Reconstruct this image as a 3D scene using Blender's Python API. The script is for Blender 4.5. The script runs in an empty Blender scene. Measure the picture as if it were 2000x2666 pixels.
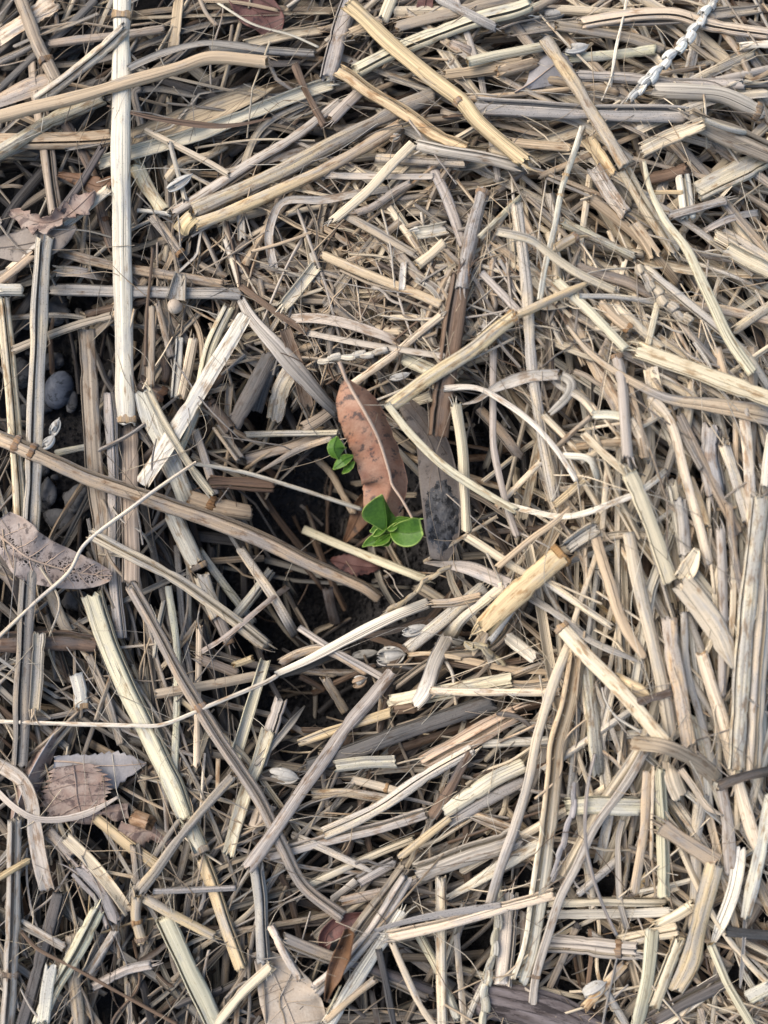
import bpy, math, random
import numpy as np
R = math.radians
rnd = random.Random(11)
nr = np.random.default_rng(5)
S = bpy.context.scene
COL = S.collection

# ------------------------------------------------------------------ camera, world, sun, exposure
FPX, CX, CY, TILT, DIST, ZF = 2613.0, 1000.0, 1333.0, R(6.0), 290.0, 18.0     # photo pixels and millimetres
CAM = np.array([0.0, -DIST * math.sin(TILT), ZF + DIST * math.cos(TILT)])
cd = bpy.data.cameras.new("camera"); cam = bpy.data.objects.new("camera", cd); COL.objects.link(cam)
cam.location = CAM * 1e-3
cam.rotation_euler = (TILT, 0, 0)
cd.sensor_fit = 'HORIZONTAL'; cd.sensor_width = 36.0; cd.lens = 36.0 * FPX / 2000.0
cd.clip_start = 0.01; cd.clip_end = 200.0
cd.dof.use_dof = True; cd.dof.focus_distance = 0.292; cd.dof.aperture_fstop = 10.0
S.camera = cam
SUN_EL, SUN_AZ = R(47), R(-66)
w = bpy.data.worlds.new("World"); S.world = w; w.use_nodes = True
nt = w.node_tree; nt.nodes.clear()
sky = nt.nodes.new("ShaderNodeTexSky"); sky.sky_type = 'NISHITA'; sky.sun_disc = False
sky.air_density = 1.0; sky.dust_density = 2.0; sky.ozone_density = 0.75
sky.sun_elevation = SUN_EL; sky.sun_rotation = SUN_AZ
bg = nt.nodes.new("ShaderNodeBackground"); bg.inputs["Strength"].default_value = 0.09
out = nt.nodes.new("ShaderNodeOutputWorld")
nt.links.new(sky.outputs[0], bg.inputs[0]); nt.links.new(bg.outputs[0], out.inputs[0])
sl = bpy.data.lights.new("sun", 'SUN'); sl.energy = 1.5; sl.angle = R(56); sl.color = (1.0, 0.92, 0.80)
so = bpy.data.objects.new("sun", sl); COL.objects.link(so)
so.rotation_euler = (math.pi / 2 - SUN_EL, 0, math.pi - SUN_AZ)
S.view_settings.view_transform = 'Standard'; S.view_settings.look = 'None'
S.view_settings.gamma = 1.0; S.view_settings.use_curve_mapping = False
S.view_settings.exposure = 1.55

# ------------------------------------------------------------------ small helpers
def tag(o, label=None, cat=None, group=None, kind=None):
    if label: o['label'] = label
    if cat: o['category'] = cat
    if group: o['group'] = group
    if kind: o['kind'] = kind
    return o

ca, sa = math.cos(TILT), math.sin(TILT)
def unproject(px, z):
    """photo pixels (n,2) -> the points of the place (mm) that lie at height z along their sight lines"""
    px = np.asarray(px, float); z = np.broadcast_to(np.asarray(z, float), (len(px),))
    dx = (px[:, 0] - CX) / FPX; dy = -(px[:, 1] - CY) / FPX
    dyw = dy * ca + sa; dzw = dy * sa - ca
    t = (z - CAM[2]) / dzw
    return np.stack([CAM[0] + dx * t, CAM[1] + dyw * t, z], 1), t / FPX      # points, mm per pixel
def at(x, y, z=0.0):
    return unproject([(x, y)], z)[0][0]

def noise1(n, step, rng=nr):
    k = max(2, int(n / step) + 2)
    return np.interp(np.linspace(0, k - 1, n), np.arange(k), rng.normal(size=k))

def smooth(a, sig):
    if sig <= 0 or len(a) < 3: return a
    r = int(3 * sig) + 1; k = np.exp(-0.5 * (np.arange(-r, r + 1) / sig) ** 2); k /= k.sum()
    a = np.asarray(a, float)
    if a.ndim == 1:
        lo = 2 * a[0] - a[1:r + 1][::-1] if len(a) > r else np.full(r, a[0])
        hi = 2 * a[-1] - a[-r - 1:-1][::-1] if len(a) > r else np.full(r, a[-1])
        return np.convolve(np.concatenate([lo, a, hi]), k, 'valid')
    return np.stack([smooth(a[:, i], sig) for i in range(a.shape[1])], 1)

def resample(pts, step, curve=True):
    p = np.asarray(pts, float)
    if curve and len(p) > 2:                                    # centripetal-like Catmull-Rom
        q = np.vstack([2 * p[0] - p[1], p, 2 * p[-1] - p[-2]]); o = []
        for i in range(1, len(q) - 2):
            a, b, c, d = q[i - 1], q[i], q[i + 1], q[i + 2]
            L = np.linalg.norm(c - b)
            m1 = (c - a) * L / (np.linalg.norm(c - b) + np.linalg.norm(b - a) + 1e-6)
            m2 = (d - b) * L / (np.linalg.norm(d - c) + np.linalg.norm(c - b) + 1e-6)
            t = np.linspace(0, 1, 14, endpoint=False)[:, None]
            o.append((2*t**3-3*t**2+1)*b + (t**3-2*t**2+t)*m1 + (-2*t**3+3*t**2)*c + (t**3-t**2)*m2)
        p = np.vstack(o + [p[-1:]])
    s = np.concatenate([[0], np.cumsum(np.linalg.norm(np.diff(p, axis=0), axis=1))])
    n = max(3, int(s[-1] / step) + 1); u = np.linspace(0, s[-1], n)
    return np.stack([np.interp(u, s, p[:, i]) for i in range(p.shape[1])], 1)

# ------------------------------------------------------------------ the height field that straw comes to rest on
GX0, GY0, GN, GM = -230.0, -270.0, 460, 540
gx = GX0 + np.arange(GN) + .5; gy = GY0 + np.arange(GM) + .5
HOLES = [(800,1585,165,100,1.3),(800,1790,185,125,1.35),(940,1330,235,180,1.2),(720,1670,130,100,1.1),(1180,1440,60,60,.6),(1250,1140,75,130,1.1),(680,1050,75,70,1.0),
         (130,930,120,170,1.1),(130,1320,120,100,1.0),(430,2570,90,80,.8),(960,2590,150,90,.85),(1240,2470,70,110,.8),(1480,2520,110,55,1.0),
         (1870,2480,60,60,.8),(680,55,55,50,.6),(1820,1820,40,90,.6),(1540,1560,45,50,.6),(1770,920,60,40,.6),(130,440,60,50,.5),
         (1300,2600,90,60,.6),(560,1080,50,50,.45),(900,1030,60,60,.5),(1160,1050,40,60,.5),(60,1560,70,60,.4),(900,2140,60,30,.4),
         (1420,520,40,40,.5),(1130,540,45,25,.5),(1120,690,50,30,.4),(250,2000,60,60,.35),(1620,2420,60,70,.6),(860,760,70,30,.45)]
def hole_at(px):
    px = np.atleast_2d(px); v = np.zeros(len(px))
    for (x, y, rx, ry, s) in HOLES:
        v = np.maximum(v, s * np.exp(-(((px[:, 0] - x) / rx) ** 2 + ((px[:, 1] - y) / ry) ** 2) ** 1.5))
    return v
def to_px(P):
    P = np.atleast_2d(P); d = P - CAM
    yc = d[:, 1] * ca + d[:, 2] * sa; zc = -d[:, 1] * sa + d[:, 2] * ca
    return np.stack([CX + FPX * d[:, 0] / -zc, CY - FPX * yc / -zc], 1)
def lump(X, Y, k, seed, n=5):
    r = np.random.default_rng(seed); v = 0
    for i in range(n):
        a = r.uniform(0, 6.28); f = k * r.uniform(.6, 1.7); v = v + np.sin(f * (X * math.cos(a) + Y * math.sin(a)) + r.uniform(0, 6.28))
    return v / math.sqrt(n)
def terrain(X, Y):
    X = np.asarray(X, float); Y = np.asarray(Y, float)
    px = to_px(np.stack([X.ravel(), Y.ravel(), np.full(X.size, 12.0)], 1))
    h = hole_at(px).reshape(X.shape); h = h * np.clip((px[:, 0].reshape(X.shape) - 120) / 220, .25, 1)
    PX = px[:, 0].reshape(X.shape); PY = px[:, 1].reshape(X.shape)
    dip = np.exp(-((((PX - 850 + .15 * (PY - 1500)) / 430) ** 2 + ((PY - 1560) / 470) ** 2) ** 1.4))
    rise = 1 / (1 + np.exp(-(PX - 1500) / 120.)) * np.exp(-((PY - 1500) / 700) ** 2)
    return 9.0 * rise - 17.0 * dip + 3.0 * np.exp(-((PY - 250) / 350) ** 2) - 5.0 * np.exp(-((PX - 1080) / 260) ** 2 - ((PY - 760) / 170) ** 2) - 8.0 * np.minimum(h, 1) + 0.9 * lump(X, Y, .10, 3) + .5 * lump(X, Y, .33, 4) + .25 * lump(X, Y, .9, 6)
XX, YY = np.meshgrid(gx, gy, indexing='ij')
H = terrain(XX, YY)

def cells(P):
    i = np.clip((P[..., 0] - GX0).astype(int), 0, GN - 1); j = np.clip((P[..., 1] - GY0).astype(int), 0, GM - 1)
    return i, j
def side_of(P):
    T = np.gradient(P, axis=0); T /= (np.linalg.norm(T, axis=1, keepdims=True) + 1e-9)
    s = np.stack([-T[:, 1], T[:, 0], np.zeros(len(T))], 1); s /= (np.linalg.norm(s, axis=1, keepdims=True) + 1e-9)
    return T, s
def hull(s, z):
    h = []
    for i in range(len(s)):
        while len(h) >= 2 and (z[h[-1]] - z[h[-2]]) * (s[i] - s[h[-2]]) <= (z[i] - z[h[-2]]) * (s[h[-1]] - s[h[-2]]): h.pop()
        h.append(i)
    return h
def settle(px, wpx, flat, k, squash=.55, lift=None, deposit=True):
    """rest a straw (pixel path, pixel widths) on what lies below it; returns its points and widths in mm"""
    z = np.full(len(px), 12.0)
    for it in range(3):
        P, mpp = unproject(px, z); W = wpx * mpp; r = W / 2
        T, sd = side_of(P); m = max(2, int(W.max() / .9) + 1)
        offs = np.linspace(-.85, .85, m)
        Q = P[:, None, :] + sd[:, None, :] * (r[:, None] * offs)[:, :, None]
        need = H[cells(Q)].max(1) + squash * r * flat
        s = np.concatenate([[0], np.cumsum(np.linalg.norm(np.diff(P[:, :2], axis=0), axis=1))]) + np.arange(len(P)) * 1e-6
        h = hull(s, need); zh = np.interp(s, s[h], need[h])
        mid = s[-1] / 2; j = np.searchsorted(s[h], mid); j = min(max(j, 1), len(h) - 1)
        a, b = h[j - 1], h[j]; sl_ = (need[b] - need[a]) / (s[b] - s[a] + 1e-6); sl_ = np.clip(sl_, -.22, .22)
        line = need[a] + sl_ * (s - s[a]); line = line + max(0, np.max(need - line)) * .5
        z = (1 - k) * zh + k * np.maximum(line, need - .4); z = smooth(z, min(3.0, len(z) / 8))
        if lift is not None: z = z + lift
    P, mpp = unproject(px, z); W = wpx * mpp
    if deposit:
        T, sd = side_of(P); r = W / 2; m = max(3, int(W.max() / .7) + 2); offs = np.linspace(-.9, .9, m)
        Q = P[:, None, :] + sd[:, None, :] * (r[:, None] * offs)[:, :, None]
        top = P[:, 2][:, None] + squash * (r * flat)[:, None] * np.sqrt(1 - offs[None] ** 2 * .9)
        np.maximum.at(H, cells(Q), top)
    return P, W

# ------------------------------------------------------------------ materials
def mat(name):
    m = bpy.data.materials.new(name); m.use_nodes = True; n = m.node_tree; n.nodes.clear()
    o = n.nodes.new("ShaderNodeOutputMaterial"); b = n.nodes.new("ShaderNodeBsdfPrincipled"); n.links.new(b.outputs[0], o.inputs[0])
    return m, n, b, o
def N(n, t, **kw):
    x = n.nodes.new(t)
    for k, v in kw.items():
        if k.startswith('i_'): x.inputs[k[2:].replace('_', ' ')].default_value = v
        else: setattr(x, k, v)
    return x
def mapr(n, src, a, b, c, d):
    x = N(n, "ShaderNodeMapRange"); x.inputs[1].default_value = a; x.inputs[2].default_value = b; x.inputs[3].default_value = c; x.inputs[4].default_value = d
    x.clamp = True; n.links.new(src, x.inputs[0]); return x.outputs[0]
def math_(n, op, a, b):
    x = N(n, "ShaderNodeMath", operation=op)
    for i, v in enumerate((a, b)):
        if isinstance(v, (int, float)): x.inputs[i].default_value = v
        else: n.links.new(v, x.inputs[i])
    return x.outputs[0]
def mix(n, fac, a, b, mode='MIX'):
    x = N(n, "ShaderNodeMix", data_type='RGBA', blend_type=mode)
    for s, v in ((0, fac), (6, a), (7, b)):
        if isinstance(v, (int, float)): x.inputs[s].default_value = v
        elif isinstance(v, tuple): x.inputs[s].default_value = (*v, 1)
        else: n.links.new(v, x.inputs[s])
    return x.outputs[2]
def uvnoise(n, su, sv, scale=1.0, detail=3.0, rough=.55, src=None):
    tc = src or N(n, "ShaderNodeUVMap").outputs[0]
    mp = N(n, "ShaderNodeMapping"); mp.inputs['Scale'].default_value = (su, sv, 1); n.links.new(tc, mp.inputs[0])
    t = N(n, "ShaderNodeTexNoise"); t.inputs['Scale'].default_value = scale; t.inputs['Detail'].default_value = detail; t.inputs['Roughness'].default_value = rough
    n.links.new(mp.outputs[0], t.inputs['Vector']); return t.outputs['Fac']

def straw_material():
    m, n, b, o = mat("dry_straw")
    at_ = N(n, "ShaderNodeAttribute", attribute_name="tint"); c = at_.outputs['Color']
    s1 = uvnoise(n, 1.15, .009, 1, 5, .68); s2 = uvnoise(n, 6.5, .035, 1, 2); cr = uvnoise(n, 3.2, .014, 1, 1.5); bl = uvnoise(n, .35, .075, 1, 3, .6); sp = uvnoise(n, 3.2, 1.9, 1, 1)
    bl2 = uvnoise(n, .6, .16, 1, 4, .65)
    rn = math_(n, 'MULTIPLY', at_.outputs['Alpha'], 1.25); rn2 = math_(n, 'FRACT', math_(n, 'MULTIPLY', rn, 7.31), 0); rn3 = math_(n, 'FRACT', math_(n, 'MULTIPLY', rn, 17.7), 0)
    hs = N(n, "ShaderNodeHueSaturation"); hs.inputs['Saturation'].default_value = .52; hs.inputs['Value'].default_value = .68; n.links.new(c, hs.inputs['Color'])
    c = mix(n, math_(n, 'MULTIPLY', mapr(n, math_(n, 'ADD', bl, mapr(n, rn, 0, 1, -.16, .12)), .46, .62, 0, 1), .9), c, hs.outputs[0])
    c = mix(n, mapr(n, math_(n, 'ADD', bl2, mapr(n, rn2, 0, 1, -.10, .07)), .55, .68, 0, .85), c, mix(n, 1.0, c, (.52, .39, .28), 'MULTIPLY'))
    st = math_(n, 'MULTIPLY', mapr(n, s1, .34, .62, .48, 1.14), mapr(n, s2, .3, .7, .76, 1.12)); amt = mapr(n, rn3, 0, 1, .6, 1.15)
    k = math_(n, 'ADD', 1.0, math_(n, 'MULTIPLY', math_(n, 'ADD', st, -1.0), amt))
    k = math_(n, 'MULTIPLY', k, mapr(n, math_(n, 'ADD', cr, mapr(n, rn2, 0, 1, .03, -.08)), .60, .67, 1.0, .42))
    k = math_(n, 'MULTIPLY', k, mapr(n, math_(n, 'ADD', sp, mapr(n, rn, 0, 1, -.05, .05)), .66, .74, 1.0, .38))
    kk = N(n, "ShaderNodeCombineColor")
    for i in range(3): n.links.new(k, kk.inputs[i])
    c = mix(n, 1.0, c, kk.outputs[0], 'MULTIPLY')
    n.links.new(c, b.inputs['Base Color'])
    b.inputs['Roughness'].default_value = .58; b.inputs['Specular IOR Level'].default_value = .28
    hgt = math_(n, 'ADD', math_(n, 'MULTIPLY', s1, 1.0), math_(n, 'MULTIPLY', s2, .55))
    hgt = math_(n, 'ADD', hgt, mapr(n, cr, .60, .70, 0, -.8))
    bp = N(n, "ShaderNodeBump"); bp.inputs['Strength'].default_value = .75; bp.inputs['Distance'].default_value = .00035
    n.links.new(hgt, bp.inputs['Height']); n.links.new(bp.outputs[0], b.inputs['Normal'])
    return m
M_STRAW = straw_material()

def leaf_material(name, base, dark, pale, blot=.62, trans=0.0, rough=.6, spots=True, veins=None):
    m, n, b, o = mat(name)
    uv = N(n, "ShaderNodeUVMap").outputs[0]
    a = uvnoise(n, .22, .18, 1, 4, .6, uv); f = uvnoise(n, 1.6, 1.4, 1, 4, .6, uv); s = uvnoise(n, 1.1, .9, 1, 3, .7, uv); t = uvnoise(n, .28, .24, 1, 5, .72, uv)
    c = mix(n, mapr(n, a, .35, .65, 0, 1), base, pale)
    c = mix(n, mapr(n, f, .35, .7, 0, .35), c, mix(n, .5, base, dark))
    if spots:
        c = mix(n, mapr(n, t, blot - .03, blot + .04, 0, .85), c, dark); c = mix(n, mapr(n, s, .66, .72, 0, .85), c, dark)
    n.links.new(c, b.inputs['Base Color']); b.inputs['Roughness'].default_value = rough; b.inputs['Specular IOR Level'].default_value = .3
    bp = N(n, "ShaderNodeBump"); bp.inputs['Strength'].default_value = .5; bp.inputs['Distance'].default_value = .0003
    n.links.new(math_(n, 'ADD', f, t), bp.inputs['Height']); n.links.new(bp.outputs[0], b.inputs['Normal'])
    if trans:
        tr = N(n, "ShaderNodeBsdfTranslucent"); n.links.new(c, tr.inputs[0]); ms = N(n, "ShaderNodeMixShader"); ms.inputs[0].default_value = trans
        n.links.new(b.outputs[0], ms.inputs[1]); n.links.new(tr.outputs[0], ms.inputs[2]); n.links.new(ms.outputs[0], o.inputs[0])
    return m
M_BROWN = leaf_material("brown_leaf_blade", (.28, .125, .072), (.05, .04, .038), (.39, .225, .145), .57, .05, .45)
M_MUDLEAF = leaf_material("grey_brown_leaf", (.185, .148, .118), (.065, .053, .045), (.24, .20, .165), .60)
M_PINK = leaf_material("pink_brown_leaf", (.225, .145, .11), (.08, .052, .045), (.30, .235, .19), .56)
M_SKEL = leaf_material("decayed_leaf", (.25, .19, .155), (.05, .035, .03), (.35, .29, .25), .57)
def perforate(m):
    n = m.node_tree; o = [x for x in n.nodes if x.type == 'OUTPUT_MATERIAL'][0]; b = [x for x in n.nodes if x.type == 'BSDF_PRINCIPLED'][0]
    uv = N(n, "ShaderNodeUVMap").outputs[0]; v = N(n, "ShaderNodeTexVoronoi", feature='DISTANCE_TO_EDGE'); v.inputs['Scale'].default_value = 1.25; n.links.new(uv, v.inputs['Vector'])
    sx = N(n, "ShaderNodeSeparateXYZ"); n.links.new(uv, sx.inputs[0]); band = mapr(n, math_(n, 'ABSOLUTE', sx.outputs[1], 0), .8, 5.5, .13, -.2)
    pn = uvnoise(n, .22, .3, 1, 3, .6, uv); hole = math_(n, 'MULTIPLY', mapr(n, v.outputs['Distance'], .13, .17, 0, 1), mapr(n, math_(n, 'ADD', pn, band), .56, .60, 0, 1))
    tr = N(n, "ShaderNodeBsdfTransparent"); ms = N(n, "ShaderNodeMixShader"); n.links.new(hole, ms.inputs[0]); n.links.new(b.outputs[0], ms.inputs[1]); n.links.new(tr.outputs[0], ms.inputs[2]); n.links.new(ms.outputs[0], o.inputs[0])
perforate(M_SKEL)
M_GREYLEAF = leaf_material("grey_leaf", (.27, .25, .24), (.12, .10, .09), (.34, .315, .30), .66)
M_TANLEAF = leaf_material("tan_dead_leaf", (.38, .30, .22), (.14, .09, .06), (.45, .38, .30), .66)
M_REDLEAF = leaf_material("dark_red_leaf", (.085, .034, .028), (.025, .012, .012), (.12, .055, .045), .6)
M_DARKLEAF = leaf_material("dark_brown_leaf", (.10, .05, .025), (.025, .014, .01), (.17, .09, .045), .6)
M_VEIN = leaf_material("leaf_vein", (.42, .30, .215), (.22, .15, .10), (.48, .36, .27), .66)
M_HUSK = leaf_material("papery_husk", (.40, .375, .33), (.16, .13, .10), (.48, .45, .40), .62, .1)
M_STONE = leaf_material("blue_grey_stone", (.075, .085, .108), (.022, .025, .03), (.17, .185, .215), .57, 0, .45)
M_STONE2 = leaf_material("pale_grey_stone", (.10, .095, .092), (.03, .028, .026), (.19, .185, .18), .56, 0, .8)
M_BARK = leaf_material("dark_bark", (.075, .058, .052), (.018, .013, .012), (.20, .17, .165), .54, 0, .85)
M_MUD = leaf_material("dried_mud", (.060, .058, .058), (.016, .016, .016), (.145, .14, .138), .53, 0, .9)

def green_material():
    m, n, b, o = mat("green_leaf")
    at_ = N(n, "ShaderNodeAttribute", attribute_name="edge"); uv = N(n, "ShaderNodeUVMap").outputs[0]
    f = uvnoise(n, 1.2, 1.2, 1, 4, .6, uv)
    c = mix(n, mapr(n, f, .3, .7, 0, 1), (.052, .125, .012), (.092, .195, .022))
    c = mix(n, at_.outputs['Fac'], c, (.36, .48, .11))
    n.links.new(c, b.inputs['Base Color']); b.inputs['Roughness'].default_value = .42; b.inputs['Specular IOR Level'].default_value = .35
    tr = N(n, "ShaderNodeBsdfTranslucent"); n.links.new(c, tr.inputs[0]); ms = N(n, "ShaderNodeMixShader"); ms.inputs[0].default_value = .3
    n.links.new(b.outputs[0], ms.inputs[1]); n.links.new(tr.outputs[0], ms.inputs[2]); n.links.new(ms.outputs[0], o.inputs[0])
    bp = N(n, "ShaderNodeBump"); bp.inputs['Strength'].default_value = .3; bp.inputs['Distance'].default_value = .0002
    n.links.new(f, bp.inputs['Height']); n.links.new(bp.outputs[0], b.inputs['Normal'])
    return m
M_GREEN = green_material()

def soil_material():
    m, n, b, o = mat("moist_soil")
    tc = N(n, "ShaderNodeTexCoord"); t = []
    for sc, d in ((120, 5), (900, 4), (3000, 2)):
        x = N(n, "ShaderNodeTexNoise"); x.inputs['Scale'].default_value = sc; x.inputs['Detail'].default_value = d; n.links.new(tc.outputs['Object'], x.inputs['Vector']); t.append(x.outputs['Fac'])
    c = mix(n, mapr(n, t[0], .4, .65, 0, 1), (.008, .007, .007), (.020, .017, .016)); c = mix(n, mapr(n, t[1], .55, .7, 0, .6), c, (.042, .036, .034)); c = mix(n, mapr(n, t[2], .6, .72, 0, .5), c, (.012, .010, .010))
    n.links.new(c, b.inputs['Base Color']); b.inputs['Roughness'].default_value = .85
    bp = N(n, "ShaderNodeBump"); bp.inputs['Strength'].default_value = .9; bp.inputs['Distance'].default_value = .0012
    n.links.new(math_(n, 'ADD', t[1], math_(n, 'MULTIPLY', t[2], .5)), bp.inputs['Height']); n.links.new(bp.outputs[0], b.inputs['Normal'])
    return m
M_SOIL = soil_material()

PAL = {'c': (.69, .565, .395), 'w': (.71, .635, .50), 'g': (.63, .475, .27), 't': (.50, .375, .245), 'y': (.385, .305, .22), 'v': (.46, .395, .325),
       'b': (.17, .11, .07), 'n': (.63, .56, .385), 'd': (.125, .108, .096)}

# ------------------------------------------------------------------ mesh making
def make_mesh(name, V, F, uv=None, tint=None, mats=(M_STRAW,), fac=None, smooth_=True, edge=None):
    me = bpy.data.meshes.new(name); V = np.asarray(V, float)
    F = np.asarray(F, dtype=np.int32)                          # quads (-1 marks a triangle)
    if F.ndim == 2 and F.shape[1] == 4 and (F[:, 3] >= 0).all():
        me.vertices.add(len(V)); me.vertices.foreach_set("co", (V * 1e-3).ravel())
        me.loops.add(F.size); me.loops.foreach_set("vertex_index", F.ravel())
        me.polygons.add(len(F)); me.polygons.foreach_set("loop_start", np.arange(0, F.size, 4, dtype=np.int32))
        try: me.polygons.foreach_set("loop_total", np.full(len(F), 4, dtype=np.int32))
        except Exception: pass
        li = F.ravel()
    else:
        fl = [[int(i) for i in f if i >= 0] for f in F]; me.from_pydata((V * 1e-3).tolist(), [], fl); li = np.array([i for f in fl for i in f])
    me.update(calc_edges=True)
    if uv is not None:
        l = me.uv_layers.new(name="UVMap"); l.data.foreach_set("uv", np.asarray(uv, np.float32)[li].ravel())
    if tint is not None:
        a = me.attributes.new("tint", 'FLOAT_COLOR', 'POINT'); t = np.ones((len(V), 4), np.float32); tint = np.asarray(tint); t[:, :tint.shape[-1]] = tint; a.data.foreach_set("color", t.ravel())
    if edge is not None:
        a = me.attributes.new("edge", 'FLOAT', 'POINT'); a.data.foreach_set("value", np.asarray(edge, np.float32))
    for m in mats: me.materials.append(m)
    if smooth_: me.polygons.foreach_set("use_smooth", np.ones(len(me.polygons), dtype=bool))
    return me
def add(name, V, F, parent=None, base=None, **kw):
    """one mesh object whose origin sits at its own base"""
    V = np.asarray(V, float)
    if base is None: base = np.array([V[:, 0].mean(), V[:, 1].mean(), V[:, 2].min()])
    o = bpy.data.objects.new(name, make_mesh(name, V - base, F, **kw)); COL.objects.link(o)
    o.location = base * 1e-3
    if parent is not None:
        o.parent = parent; o.location = (base - np.array(parent['_b'])) * 1e-3
    BASES[o.name] = base; o['_b'] = [float(x) for x in base]
    return o
BASES = {}
def grid_faces(n, m, close=False):
    i = np.arange(n - 1)[:, None]; j = np.arange(m if close else m - 1)[None]; j2 = (j + 1) % m
    return np.stack([i * m + j, i * m + j2, (i + 1) * m + j2, (i + 1) * m + j], -1).reshape(-1, 4)

def frames(P, roll=0.0):
    T = np.gradient(P, axis=0); T /= (np.linalg.norm(T, axis=1, keepdims=True) + 1e-9)
    sd = np.stack([-T[:, 1], T[:, 0], np.zeros(len(T))], 1); sd /= (np.linalg.norm(sd, axis=1, keepdims=True) + 1e-9)
    up = np.cross(T, sd); up *= np.sign(up[:, 2:3] + 1e-9)
    c, s_ = np.cos(roll), np.sin(roll); c = np.reshape(c, (-1, 1)); s_ = np.reshape(s_, (-1, 1))
    return T, sd * c + up * s_, up * c - sd * s_

def straw_geo(P, W, flat=.75, arc=360, open_at=90, roll=0.0, sides=12, jag=(.15, .15), tint=(.5, .4, .25), thick=.3, ridge=.035, rng=nr, ends=True, pale=.35):
    """a stalk (arc 360), a cracked stalk, a half tube or a strip as one closed shell with real wall thickness"""
    n = len(P); T, sd, up = frames(P, roll); r = W / 2
    full = arc >= 359
    m = sides + 1
    th = np.radians(open_at + (360 - arc) / 2 + np.linspace(0, arc, m))
    rj = 1 + ridge * rng.normal(size=m)
    if full: rj[-1] = rj[0]
    wob = 1 + .03 * np.stack([noise1(n, 6, rng) for _ in range(2)], 1)
    # flat strips: spread the arc so its chord equals the width
    half = math.radians(arc / 2); q = 1.0 if arc > 180 else 1 / math.sin(half)
    dist = np.concatenate([[0], np.cumsum(np.linalg.norm(np.diff(P, axis=0), axis=1))])
    j0 = np.abs(rng.normal(size=m)) * jag[0]; j1 = np.abs(rng.normal(size=m)) * jag[1]
    if full: j0[-1] = j0[0]; j1[-1] = j1[0]
    def shell(off, a=None, b=None):
        a = 0 if a is None else a; b = n if b is None else b
        rr = r[a:b, None] * q
        x = (rr * rj[None] - off) * np.cos(th)[None] * wob[a:b, 0:1]
        y = (rr * rj[None] - off) * np.sin(th)[None] * wob[a:b, 1:2] * flat
        if arc <= 180:                                          # keep strips centred on their path
            sg = math.sin(math.radians(open_at)); y = y + sg * rr * flat * (1 + math.cos(half)) / 2
        Q = P[a:b, None, :] + sd[a:b, None, :] * x[:, :, None] + up[a:b, None, :] * y[:, :, None]
        if a == 0: Q[0] += T[0] * (j0 * W[0])[:, None]
        if b == n: Q[-1] -= T[-1] * (j1 * W[-1])[:, None]
        return Q
    u0, v0 = rng.uniform(0, 300, 2)
    uo = np.linspace(0, 1, m)[None] * (W.mean() * math.pi * (arc / 360) * .9 * q) + u0
    O = shell(0.0)
    tint = np.asarray(tint); inn = tint * (1 - pale) + np.array([.66, .58, .42]) * pale
    V = [O.reshape(-1, 3)]; U = [np.stack([np.broadcast_to(uo, (n, m)), np.broadcast_to(dist[:, None] + v0, (n, m))], -1).reshape(-1, 2)]
    C = [np.broadcast_to(tint, (n * m, 3))]; F = [grid_faces(n, m)]
    if full and ends:
        k = 0
        for (a, b, flip) in ((0, min(4, n), False), (max(0, n - 4), n, True)):
            I = shell(min(thick, .3 * r.min())  , a, b); c = b - a; base = sum(len(x) for x in V)
            if flip: prof = np.linspace(.05, 1, c)
            else: prof = np.linspace(1, .05, c)
            ctr = P[a:b, None, :]; I = ctr + (I - ctr) * prof[:, None, None] * 1.0
            V.append(I.reshape(-1, 3)); U.append(np.stack([np.broadcast_to(uo, (c, m)), np.broadcast_to(dist[a:b, None] + v0 + 50, (c, m))], -1).reshape(-1, 2)); C.append(np.broadcast_to(tint * np.array([.72, .6, .45]), (c * m, 3)))
            F.append(grid_faces(c, m)[:, ::-1] + base)
            ro = (n - 1) * m if flip else 0; ri = base + ((c - 1) * m if flip else 0); j = np.arange(m - 1)
            F.append(np.stack([ro + j, ro + j + 1, ri + j + 1, ri + j], 1))
    elif not full:
        I = shell(min(thick, .35 * r.mean())); base = n * m
        V.append(I.reshape(-1, 3)); U.append(U[0] + np.array([37.0, 11.0])); C.append(np.broadcast_to(inn, (n * m, 3))); F.append(grid_faces(n, m)[:, ::-1] + base)
        j = np.arange(m - 1)
        for ro in (0, (n - 1) * m): F.append(np.stack([ro + j, ro + j + 1, base + ro + j + 1, base + ro + j], 1))
        i = np.arange(n - 1)
        for c in (0, m - 1): F.append(np.stack([i * m + c, (i + 1) * m + c, base + (i + 1) * m + c, base + i * m + c], 1))
    C = np.concatenate(C); C = np.concatenate([C, np.full((len(C), 1), rng.uniform(0, .8))], 1)
    return np.concatenate(V), np.concatenate(F), np.concatenate(U), C

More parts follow.
